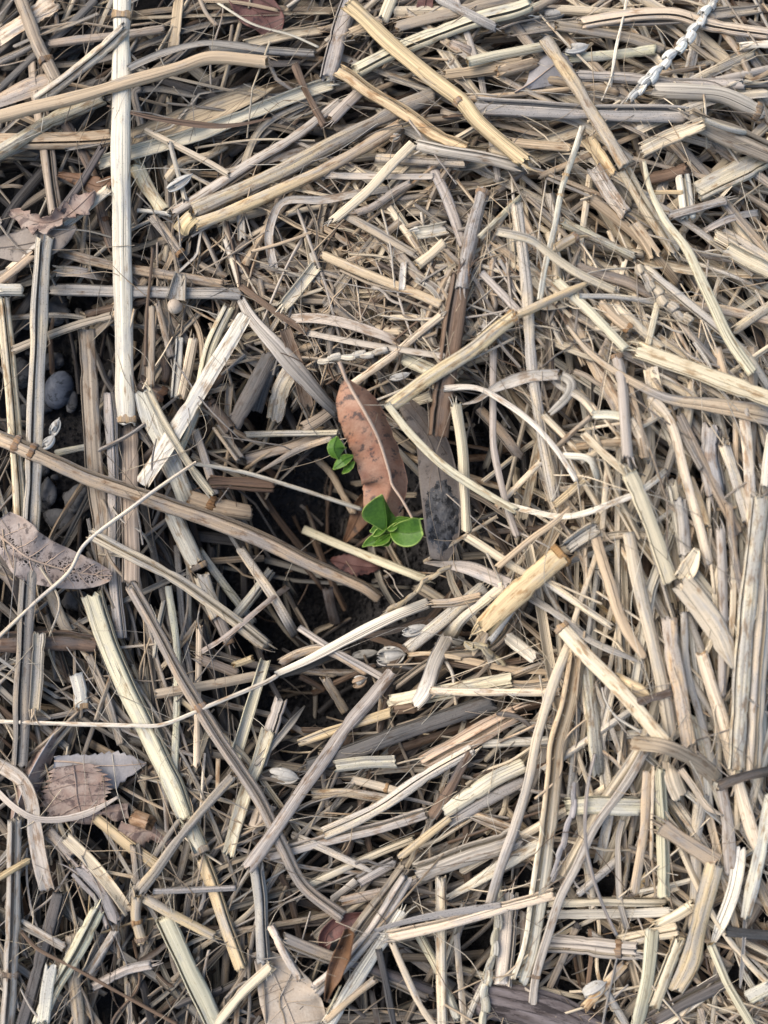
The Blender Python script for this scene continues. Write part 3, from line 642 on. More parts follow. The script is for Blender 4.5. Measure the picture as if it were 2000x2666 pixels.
01|f|104|w|7|870,1450 1100,1085 1300,762 1520,395|broad smooth pale flat straw slanting up beside the whitish stalk|
01|s|82|n|6|1420,340 1300,600 1230,900 1090,1260|cream straw crossing under the broad smooth flat one|
01|t|60|y|7|930,340 932,600 928,850|thin grey-olive stem standing above the elbow stem|
01|h|56|c|8|905,860 1000,1050 1150,1300 1315,1530|white-edged straw running down from a knee in front of the broad flat straw|
01|t|92|b|6|850,800 930,860 1020,910|brown stub with a ring of dark cells at its open end|z1=3 n=.93
01|t|82|b|6|1270,920 1340,1000 1435,1125|rough brown stub with a swollen bulbous head beside the broad flat straw|n=.2
01|s|56|w|5|1108,530 1095,720 1080,920|small pale splint standing in a group of three by the brown ringed stub|
01|t|62|c|5|1195,545 1160,730 1120,930|cream splint next to the broad flat straw in a group of three|
01|t|46|y|5|965,310 1010,480 1060,665|narrow grey splint under the pinkish-grey cracked straw, beside two paler splints|
01|t|110|d|4|1680,640 1560,880 1430,1100|thick dark weathered stalk rising out of the dark gap|
01|s|56|y|5|70,625 300,530 500,460 700,405|grey straw laid across over the stones toward the whitish stalk|
01|t|62|t|5|-30,215 100,120 230,10|tan straw rising from the white square-cut stub|
01|f|72|t|4|320,130 500,140 670,180|flat tan fragment behind the tall ribbed straw|
01|t|62|t|4|355,10 700,100 1000,150 1380,215|tan straw sloping gently behind the whitish stalk above the pinkish-grey one|
01|f|125|w|6|880,860 950,1100 1080,1370 1160,1570|wide white papery sheath half hidden under the broad flat straw|
02|t|112|w|6|1055,80 1150,280 1230,440|glossy white length of stalk below the ringed diagonal stalk|n=.98
02|t|100|c|6|1230,450 1280,590 1345,730|cream joint section beneath the glossy white length|n=.95
02|t|72|v|5|1340,720 1380,810 1420,900|grey narrow tail below the cream joint section|n=.9
01|s|56|c|5|1205,1105 1270,1300 1330,1510|cream straw in shade beyond the white-edged knee straw|
01|s|92|b|5|1275,1430 1460,1440 1690,1455|dark tan straw level under the fine white stem|
01|t|106|t|7|1160,1525 1330,1588 1555,1625|stubby stalk with a pale swollen joint resting behind the ringed diagonal stalk|n=.4
01|n|26|c|9|1215,1308 960,1482 830,1580 520,1820 430,1985 230,2165 -20,2400|thin kinked cream stem lying over the decayed leaf|
01|n|20|b|9|945,-20 925,200 905,400 895,720|thread-thin brown stem hanging over the pinkish-grey straw|
01|t|42|n|6|340,1258 440,1235 530,1218|small greenish straw above the ringed diagonal stalk|
01|s|66|t|5|1330,1080 1400,1180 1490,1300|tan striped straw below the bulbous-headed stub|
02|s|128|n|8|560,575 650,850 780,1150 900,1400 1060,1745 1150,1970|broad pale greenish cracked stalk slanting down to a collar|w2=.85
02|t|92|n|8|1150,1975 1200,2070 1245,2190|narrow pale neck emerging from the collar of the broad greenish stalk|n=.98
02|s|86|g|7|1245,2195 1320,2400 1400,2640 1500,2910|golden brown-edged stalk continuing below the neck of the broad greenish stalk|
02|s|82|t|8|800,520 950,780 1085,1035 1200,1230 1350,1480 1480,1665 1600,1850 1740,2130 1870,2380 2120,2580|very long tan stalk with a mouldy patch, parallel beside the broad greenish stalk|end=y n=.36
02|s|76|c|7|540,205 800,340 1100,500 1300,640 1640,905|cream ribbed straw crossing beneath the ringed diagonal stalk|
02|t|56|n|5|1220,300 1400,550 1570,770|pale green-cream straw beside the glossy white length|
02|s|128|b|6|-30,885 200,872 400,868 610,895|brown banded ribbed stub lying level behind the tall ribbed straw|w2=.8 fr
02|h|76|t|9|240,815 228,1100 210,1330|tan half-straw with a shredded foot in front of the brown banded stub|fr
02|n|28|w|9|-30,1370 400,1385 840,1396 1000,1392 1300,1270 1659,1120 1720,1080|thin white straw level from the edge across the broad greenish stalk|
12|s|72|w|8|160,1085 380,980 600,865 900,720 1110,640|long pale straw rising over the dark hollow to a pale shoulder|w0=.55
12|s|54|t|8|1110,645 1250,640 1440,595|tan neck beyond the pale shoulder of the long straw over the hollow|
02|f|36|v|8|1240,940 1400,840 1640,640 1800,520|forked grey sliver beside the long tan mouldy stalk|
02|s|66|y|6|950,1205 1300,1145 1600,1088|grey-tan straw level behind the mouldy-patched stalk|
02|h|78|n|7|1640,985 1570,1200 1440,1630|pale green-white split straw leaning upright by the dark hollow|
02|t|46|n|5|1040,530 1090,900 1090,1300 1078,1680|slim pale straw standing in shadow beside the mouldy-patched stalk|
02|t|42|c|5|1232,770 1222,1200 1212,1660|slim cream straw standing in shadow farther from the broad greenish stalk|
02|s|72|y|5|300,560 360,700 430,840|short grey straw under the decayed leaf's tip|
02|t|52|y|5|550,960 650,1200 745,1520|dull straw in the gap beside the broad greenish stalk|
02|n|32|y|5|690,1080 640,1220 590,1370|thin grey stem crossing the dull straw in the gap|
02|t|86|w|6|470,1080 500,1180 505,1300|mould-white stub with a swollen foot near the tan half-straw|n=.9
02|s|68|w|5|1680,430 1560,590 1440,740|whitish ribbed straw behind the mouldy-patched stalk's shaded side|
12|f|66|c|7|-70,290 120,560 290,845|flat cream strip slanting into the dark hollow|
02|t|72|y|5|1230,990 1350,1030 1470,1080|mouldy grey stub near the shaded slim straws|
02|t|42|g|6|1430,1025 1500,1005 1570,975|small golden stick by the shaded slim straws|
12|t|58|n|6|330,185 600,300 900,420 1100,495|pale olive straw lying across below the front seedling|
12|f|62|c|9|1570,530 1420,650 1300,755 1225,860|upper half of the cream folded blade above the fold|w2=1.6
12|f|108|w|9|1230,840 1150,1000 1085,1180 1010,1280|broad whitish lower half of the folded blade with a torn foot|w2=.8
12|f|92|v|7|1085,390 1350,420 1500,480 1620,530|grey wrinkled sheath under the mud-smeared leaf's foot|w0=.3
12|t|82|c|6|960,935 1200,740 1460,530|pale straw rising behind the cream folded blade|
12|n|32|t|7|970,962 1100,952 1315,982|pinkish thin stem at the foot of the pale rising straw|
12|t|56|c|7|1105,1182 1400,1190 1659,1192 1930,1190|level cream straw leaving the torn foot of the folded blade|
12|t|62|g|6|300,1505 600,1400 880,1310|golden straw level under the grey dark-striped one at the hollow|w0=.8
12|t|62|b|5|880,1305 960,1292 1035,1290|brown tail of the golden straw at the hollow|
12|s|84|v|8|880,1065 750,1230 600,1400 420,1659 300,1830 100,2130 -20,2290|long dark-striped grey straw slanting from the hollow to the whitish hanging stub|
12|s|104|d|5|350,1660 600,1570 900,1455 1200,1350 1530,1235|long dark grey straw under the wispy pale fibres|
12|s|104|n|4|850,1260 1100,1210 1640,1110|greenish grey broad straw behind the folded blade's foot|
12|t|62|t|5|180,1015 320,940 470,925 730,1070|brown bowed straw inside the dark hollow|
12|t|46|v|6|300,790 520,930 825,1105|thin dark-grey straw crossing the dark hollow|
12|s|92|c|6|-70,760 20,830 110,915|pale straw end broken off at the edge of the dark hollow|fr
12|s|92|v|5|60,1660 140,1400 200,1220|grey ribbed straw stump by the dark hollow|
12|f|46|v|6|25,1640 200,1450 340,1275|pale grey pointed sliver beside the grey ribbed stump|w2=.2
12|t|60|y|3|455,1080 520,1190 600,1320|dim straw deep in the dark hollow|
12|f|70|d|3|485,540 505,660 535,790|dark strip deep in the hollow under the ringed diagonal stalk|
22|f|84|w|5|40,840 130,910 230,990|flat white strip with a ribbed end near the cream level straw|
12|s|122|t|5|1060,1640 1350,1480 1659,1310|broad tan cracked straw beneath the wispy pale fibres|
12|t|82|n|6|515,1645 720,1622 920,1620|pale greenish stub under the dark-striped grey straw|
22|t|142|g|9|-110,810 0,690 200,500 400,330|thick golden stalk with a red-brown frilled ring near the mud-smeared leaf|n=.97 w0=.9
22|h|104|g|9|400,315 500,235 620,160|cream open-ended mouth of the thick golden stalk beyond its red-brown ring|z1=3
22|t|42|t|9|-20,425 200,240 330,150 450,50|thin tan stem crossing the thick golden stalk's upper side|
22|t|92|c|9|370,775 550,980 750,1180 950,1420 1030,1510|smooth cream stalk with a dark open tip slanting into the edge sheaf|n=.01
22|t|76|t|7|590,220 680,500 740,700 905,1000|tan straw curving down from the open mouth of the golden stalk|w2=.6
22|t|92|c|8|795,200 850,500 950,900 1000,1100 1065,1490|tall cream tube standing in the sheaf with a clean top|
22|t|102|g|8|1050,710 1070,950 1120,1200 1175,1540|golden upright tube showing an orange hollow top|z0=2
22|f|160|c|9|1115,490 1250,660 1370,850 1445,1050|broad cream wedge of flattened straw tapering to a point|w2=.12
22|f|110|c|8|1225,300 1180,400 1120,500|torn papery white flap above the broad cream wedge|w0=.4
22|t|82|c|7|1245,930 1310,1150 1400,1450 1450,1659 1560,2050 1610,2170|cream upright stalk with an empty dark top beyond the golden upright tube|
22|s|112|c|7|1610,-30 1550,500 1500,1000 1465,1680|tall cream cracked straw of the sheaf, first beyond the wedge's point|
22|s|104|c|6|1670,100 1620,800 1590,1200 1565,1700|tall cream cracked straw of the sheaf hugging the picture's edge|
22|t|66|v|6|1365,170 1385,700 1370,1230|grey upright straw behind the wedge|
22|t|52|t|6|1410,20 1440,300 1510,620|narrow tan straw above the wedge in the sheaf|
22|t|52|v|6|1140,690 1160,1050 1240,1350 1330,1680|slim lavender stem between the golden tube and the cream upright stalk|
22|t|66|c|8|432,890 330,1150 240,1450 180,1740 100,2010 0,2290 -60,2510|long slim cream straw leaning from the smooth stalk's open tip toward the bottom|end=v
22|s|116|t|7|485,930 430,1250 360,1500 335,1720 290,2100 235,2480 190,2760 115,2990|broad whitish straw turning bright cream toward its lower end|end=w
22|t|92|n|6|540,1020 570,1300 615,1720|pale greenish upright straw beside the broad whitish one|
22|t|46|c|6|265,495 480,640 705,795|thin golden straw sloping under the tan curved one|
22|f|62|v|7|175,595 400,735 550,860 890,1010|grey frayed blade sloping beside the smooth cream stalk|w2=.2
22|f|50|b|9|815,1265 930,1230 1070,1185|small brown-edged strip bridging the tall cream and golden tubes|
22|f|112|g|8|700,1110 800,1160 925,1215|triangular tan leaf wedge beside the smooth cream stalk|w2=.3
22|f|96|y|9|810,1500 1000,1525 1160,1590 1300,1680 1350,1740|raised grey-beige blade out of focus over the sheaf's foot|z=7
23|f|76|b|9|1335,200 1480,140 1680,95|raised dark brown and cream blade out of focus at the edge|z=8
22|n|18|v|9|635,1160 650,1230 720,1340 880,1440|thin grey arched stem looping to the raised blade|z=3
22|n|30|d|5|-20,1320 120,1345 250,1460|thin dark stem beside the long slim cream straw|
22|t|82|v|5|1110,-20 1135,160 1150,360|whitish upright straw behind the torn papery flap|
03|s|98|v|7|90,380 82,700 75,1100 68,1320 55,1500 40,1700|grey upright straw with a rough joint below the grey arched ribbon|n=.74
03|f|100|v|9|-30,50 130,150 190,280 220,500 290,845|wide grey arched ribbon hanging over the lavender curled leaf|
03|f|42|v|9|-30,215 80,320 200,390 340,400 500,370 620,320 730,255|thin twisted grey ribbon swept across the serrated red-brown leaf|w2=.4
03|f|76|c|7|400,500 550,650 700,830 800,980|flat tan-cream straw sloping below the serrated red-brown leaf|
03|t|62|t|8|1450,120 1300,280 1100,520 950,730 850,850|tan stalk rising from a bent knee toward the mouldy-patched stalk|w2=1.4
03|t|80|t|8|848,850 838,1000 885,1180|knee-bent lower length of the tan stalk ending in a flared joint|n=.92 n2=.55
03|s|72|g|6|590,385 800,560 1000,700|golden ribbed straw under the torn pink leaf fragment|
03|t|62|g|7|885,880 1100,1005 1330,1125|cream straw whose cut orange end touches the bent knee|z0=2
03|s|122|n|6|1005,980 1100,1180 1200,1400 1330,1680|broad pale yellow-green cracked straw heading for the bottom edge|
03|s|102|n|6|610,940 480,1200 330,1450 230,1680|broad pale straw leaning to the bottom edge beneath the thin dark stem|
03|s|68|c|8|1690,1285 1500,1460 1330,1670|cream straw meeting the broad yellow-green one at the bottom edge|
03|n|24|b|9|130,1085 220,1188 450,1310 760,1480 1100,1665|thin dark brown stem slanting across the lower corner|
03|s|104|d|4|380,830 300,1100 220,1400 140,1690|dark grey straw leaning behind the thin dark brown stem|
03|s|110|v|5|470,690 620,850 705,1060|grey-brown straw ending at a break under the flat tan-cream straw|
03|t|54|v|5|720,1070 640,1200 545,1350|grey-brown narrow straw going down from the break|
13|s|96|v|6|40,640 70,900 90,1290|whitish hanging stub with a square dark foot at the bottom middle|
03|t|62|v|6|120,1030 260,1110 410,1195|grey straw crossing behind the broad pale leaning straw's top|
03|n|42|v|7|940,842 1200,832 1460,820|thin level grey straw passing under the golden brown-edged stalk|
03|h|88|n|6|1660,-170 1580,80 1530,180 1400,640|pale green split straw with a flared open foot|
03|n|44|g|8|-30,770 80,705 195,638|short golden stem at the edge beneath the wide grey ribbon|
03|s|92|t|5|270,460 360,540 460,650|weathered tan straw under the serrated red-brown leaf's base|
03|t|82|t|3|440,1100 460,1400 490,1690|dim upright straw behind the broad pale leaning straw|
03|t|86|w|6|320,1280 290,1450 265,1660|crusty white mouldy stub near the bottom corner|
03|t|60|v|5|565,1435 800,1320 960,1285|grey straw lying toward the dark bottom gap|
03|s|72|y|6|835,540 850,680 865,800|small weathered upright piece under the torn pink leaf fragment|
13|s|78|c|8|845,1125 1200,1050 1560,940 1700,905 1900,850|cream striped straw crossing level over the upright pale straw near the bottom|end=c
13|f|52|v|8|770,1085 950,1030 1150,990 1560,930|shrivelled grey twist lying along the cream striped straw|w0=.5
13|s|76|c|7|1178,735 1180,1000 1183,1400 1190,1690|straight pale upright straw reaching the bottom edge|
13|s|88|v|7|985,735 750,1100 600,1280 390,1465|pale grey straw slanting through to the grey dead leaf at the bottom|
13|t|92|w|6|945,950 800,1170 650,1400 470,1680|whitish straw parallel below the pale grey slanting one|
13|s|84|y|6|960,690 830,860 700,1030 590,1190|weathered rough straw above the pale grey slanting one|
13|t|52|g|9|920,640 1080,510 1240,385|golden stub lying over crossed dark straws|
13|s|52|c|6|340,810 600,690 850,580 1025,510|cream ribbed straw with a bent tip beneath the golden stub|
13|t|56|v|5|510,895 590,835 670,775|small grey-brown straw end below the cream ribbed one|
13|s|74|v|5|665,785 780,720 910,650|grey straw fragment leading to the golden stub|
13|s|84|c|7|440,490 780,330 1100,120 1380,-40|cream and grey cracked straw rising across the lower middle|
13|s|78|v|5|90,625 450,530 800,450 1100,350|lavender-grey dark-lined straw under the rising cracked one|
13|f|46|c|7|255,490 500,600 820,750|pale pointed blade lying below the rising cracked straw|w2=.08
13|s|132|v|6|1010,740 1350,610 1560,545 1690,480|thick pale grey cracked straw pointing at the slim leaning one|
13|s|82|w|6|1215,885 1500,720 1700,600 1820,540|whitish straw fanning from a point below the thick pale grey one|w0=.4
13|t|58|t|5|550,910 900,830 1160,735|tan straw behind the weathered rough straw|
13|s|72|v|6|1220,420 1500,260 1700,150|grey straw beneath the dark-stained greenish stalk|
13|t|96|n|6|1190,350 1400,225 1500,150 1700,55|greenish stalk with a dark charred-looking stain|
13|f|72|b|7|1360,-20 1240,200 1115,395|dark brown folded strip under the greenish stained stalk|
13|t|62|t|5|380,245 600,230 880,275|tan level straw above the rising cracked straw|
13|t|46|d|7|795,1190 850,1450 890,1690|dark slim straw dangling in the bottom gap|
13|t|46|c|7|870,1140 960,1350 1060,1560 1150,1690|cream curved stem over the dark bottom gap|
13|t|46|c|6|1275,1090 1300,1400 1325,1680|thin cream upright stem next to the straight pale upright straw|
13|s|60|n|6|1025,1080 1150,1300 1290,1640|greenish cream straw crossing behind the straight pale upright one|
13|s|118|w|6|1610,840 1590,1130 1560,1430|flat bright white straw beside the knobbly cream seed stalk|
13|t|44|c|5|1340,1640 1400,1500 1470,1360|thin cream straw behind the knobbly cream seed stalk|
13|s|84|y|5|190,1130 500,1250 800,1350 1115,1505|dark-lined grey straw stretched across the bottom gap|
13|s|56|c|7|130,1050 220,1230 318,1395|cream slit stub pointing at the bottom grey leaf|
13|t|48|t|7|470,1640 650,1480 785,1375|olive-tan straw over the foot of the whitish parallel straw|
13|n|16|n|7|475,1600 520,1510 565,1415|tiny green-tipped sliver by the olive-tan straw|
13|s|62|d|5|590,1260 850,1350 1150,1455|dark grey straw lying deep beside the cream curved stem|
13|s|62|t|5|1355,365 1480,410 1620,460|tan stub below the dark-stained greenish stalk|
13|t|54|c|6|630,150 800,190 930,225|pale stub with a joint above the tan level straw|n=.75
23|s|54|v|9|900,-30 780,180 600,430 480,680 380,870 300,1120 225,1370 205,1560|long slim grey stem slanting down over everything to the dark bark|n=.9
23|n|22|v|9|590,-10 545,200 530,500 570,720 640,930 725,1115|fine curved white stem bowing beside the long slim grey one|
23|s|88|n|7|985,70 1005,400 1015,885|pale greenish upright stalk hanging with a split foot|
23|n|26|c|8|952,60 945,350 938,650|thin cream splinter beside the pale greenish upright stalk|
23|t|60|t|6|915,90 900,450 830,865|tan upright straw beside the thin cream splinter|
23|s|104|t|8|985,430 1150,540 1350,670|ribbed upper arm of the golden bent straw, with a brown lip|fr0
23|f|132|g|8|1340,660 1250,980 1180,1280 1085,1465|flattened golden lower arm of the bent straw|w2=.75
23|t|80|c|6|960,1065 1080,1000 1225,915|cream straw tucked under the golden bent straw|
23|s|88|c|6|715,1160 930,1110 1110,1080|tan straw level at the ringed grey stalk's end|
23|f|98|n|8|950,1070 920,1350 890,1500 855,1680|flat pale strip reaching the bottom edge|
23|s|88|c|6|1120,1120 1030,1350 945,1570|cream split strip between the flat pale one and the golden lower arm|
23|s|112|v|7|280,1150 500,1170 700,1195 865,1210|grey stalk with a dashed dark ring near its shredded end|n=.78 fr
23|s|58|c|5|290,910 600,908 1030,910|upper of two level pale straws behind the long slim grey stem|
23|s|58|w|5|290,985 700,980 1060,970|lower of two level pale straws behind the long slim grey stem|
23|s|112|n|4|390,320 600,305 890,315|pale green broad straw level in the shaded tangle|
23|f|42|v|7|760,400 735,500 735,700 745,900 790,1080|wispy grey folded blade hanging in the tangle|
23|t|52|c|5|475,865 650,720 770,610|pale straw slanting between the hanging blade and the fine curved stem|
23|f|84|w|7|1490,560 1440,850 1315,1175|blue-white flat blade tapering to a hinge point|w2=.3
23|t|56|n|7|1305,1160 1400,1400 1570,1690|pale green straw running down from the blue-white blade's hinge|
23|t|88|w|8|1690,240 1600,650 1520,1015|white tapering straw at the edge above its wispy tail|w2=.7
23|f|34|v|7|1515,1010 1505,1200 1488,1440|grey wispy tail of the white tapering straw|w2=.3
23|t|76|v|6|1370,200 1410,450 1425,740|lavender upright straw under the raised dark brown blade|
23|f|118|c|7|1055,55 1085,170 1130,270|flat cream flap beside the pale greenish upright stalk's top|
23|f|42|c|8|1110,80 1200,200 1280,320 1385,372|curled cream blade hooking away from the flat cream flap|w2=.3
23|t|92|n|6|1700,1420 1610,1460 1535,1500|pale green straw end at the lower edge corner|
23|t|58|g|6|515,1570 650,1420 790,1275|small golden stem with a papery knot in the dark corner gap|n=.5
23|t|46|v|5|650,1440 710,1540 790,1680|dark-lined slim straw at the bottom edge of the corner gap|
23|s|94|d|4|940,1630 1150,1510 1420,1380|dark weathered straw beneath the flattened golden arm's foot|
23|t|64|d|5|1390,1085 1530,1100 1700,1115|dark lavender straw at the edge below the white tapering straw|
23|t|52|t|5|1590,780 1640,900 1720,1060|tan straw grazing the edge beyond the white tapering straw|
00|f|120|g|7|1105,1440 1140,1380 1200,1320|small golden folded knee joining the two golden parallel straws|
10|t|52|t|6|640,1320 760,1280 900,1180 1010,1120|thin tan straw slanting under the slit cream straw|"""
TILE = {'0': 0, '1': 650, '2': 1300}; TY = {'0': 0, '1': 650, '2': 1300, '3': 1966}
KINDS = {'t': ('straw_stalk', 'straw stalk', 'dry straw stalks in the mulch'), 's': ('split_straw', 'split straw', 'cracked straw stalks in the mulch'),
         'h': ('split_straw', 'split straw', 'cracked straw stalks in the mulch'), 'f': ('dry_ribbon', 'dry grass ribbon', 'dry leaf blades in the mulch'),
         'n': ('grass_stem', 'grass stem', 'thin dry stems in the mulch')}
def parse(line):
    t, k, wd, col, L, pts, label, opt = line.split('|')
    o = {}
    for w_ in opt.split():
        a, _, b = w_.partition('='); o[a] = (b if b.isalpha() else float(b)) if b else True
    q = np.array([[float(v) for v in s.split(',')] for s in pts.split()]) * (700 / 1659.0) + np.array([TILE[t[0]], TY[t[1]]])
    return dict(kind=k, w=float(wd) * 700 / 1659.0, col=col, L=float(L), px=q, label=label, o=o)
def tile(t, *pts):
    return np.array(pts, float) * (700 / 1659.0) + np.array([TILE[t[0]], TY[t[1]]])

def build_straw(r, i):
    g = np.random.default_rng(1000 + i); k, o = r['kind'], r['o']
    q = r['px']; curve = k in 'fn' or len(q) > 3
    px = resample(q, 9, curve); px = smooth(px, 1.2)
    if k != 'n' and len(px) > 8: px = px + np.stack([smooth(noise1(len(px), 11, g), 1.0), smooth(noise1(len(px), 11, g), 1.0)], 1) * min(.9, .028 * r['w'])
    n = len(px); t = np.linspace(0, 1, n)
    ww = r['w'] * .95 * (1 + .05 * noise1(n, 9, g)) * (1 - .16 * np.exp(-((t - g.uniform(.1, .9)) / .03) ** 2) * (g.random() < .6)) * np.interp(t, [0, .3, .75, 1], [o.get('w0', 1), 1, 1, o.get('w2', 1)])
    if 'w0' in o and o['w0'] < .6: ww = r['w'] * np.interp(t, [0, .55, 1], [o['w0'], 1, o.get('w2', 1)])
    flat = {'t': .52, 's': .44, 'h': .5, 'f': .28, 'n': .75}[k] * g.uniform(.75, 1.25)
    lift = np.interp(t, [0, .5, 1], [o.get('z0', 0) / 3, 0, o.get('z1', 0) / 3]) + o.get('z', 0) / 3 + .0
    stiff = {'t': .8, 's': .75, 'h': .8, 'f': .2, 'n': .6}[k]
    P, W = settle(px, ww, flat, stiff, .5, lift=lift * 1.0)
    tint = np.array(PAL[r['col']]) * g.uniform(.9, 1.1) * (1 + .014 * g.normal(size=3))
    nm, cat, grp = KINDS[k]
    kw = dict(flat=flat, jag=(g.uniform(.06, .55), g.uniform(.06, .55)), tint=tint, rng=g)
    if k == 't': geo = straw_geo(P, W, sides=14, ridge=.035, roll=g.uniform(-.3, .3), **kw)
    elif k == 's': geo = straw_geo(P, W, arc=g.uniform(332, 350), open_at=90 + g.uniform(-75, 75), sides=16, ridge=.05, pale=.2, **kw)
    elif k == 'h': geo = straw_geo(P, W, arc=g.uniform(175, 215), open_at=90 + g.uniform(-25, 25), sides=12, thick=.4, pale=.5, **kw)
    elif k == 'f': geo = straw_geo(P, W, flat=.75, arc=g.uniform(40, 85), open_at=90 if g.random() < .5 else 270, sides=8, thick=.22, ridge=.012, pale=.1, roll=smooth(noise1(n, n / 2 + 2, g) * .28, 2), jag=(.2, .2), tint=tint, rng=g)
    else: geo = straw_geo(P, W, sides=8, **kw)
    V, F, U, C = geo
    if 'end' in o:                                               # the stalk's own colour changes along its length
        ti = np.argmin(((V[:, None, :2] - P[None, :, :2]) ** 2).sum(2), 1) / (n - 1.0); f = np.clip((ti - .35) / .4, 0, 1)[:, None]
        C[:, :3] = C[:, :3] * (1 - f + f * np.array(PAL[o['end']]) / np.array(PAL[r['col']]))
    ob = add(nm, V, F, uv=U, tint=np.clip(C, 0, .8)); tag(ob, r['label'], cat, grp)
    for key in ('n', 'n2'):
        if key in o: add_node(ob, P, W, o[key], flat, tint * np.array([.62, .47, .33]), g)
    if 'fr' in o: add_fray(ob, P, W, 1, flat, tint, g, 6)
    if 'fr0' in o: add_fray(ob, P, W, 0, flat, tint, g, 6)
    elif k in 'sht' and 'fr' not in o and i % 2 == 0 and r['w'] > 20: add_fray(ob, P, W, (i // 2) % 2, flat, tint, g, 3)
ALL = [parse(l) for l in ROWS.strip().splitlines()]
ORDER = sorted(range(len(ALL)), key=lambda i: ALL[i]['L'])
def straws(lo, hi):
    for i in ORDER:
        if lo <= ALL[i]['L'] < hi: build_straw(ALL[i], i)

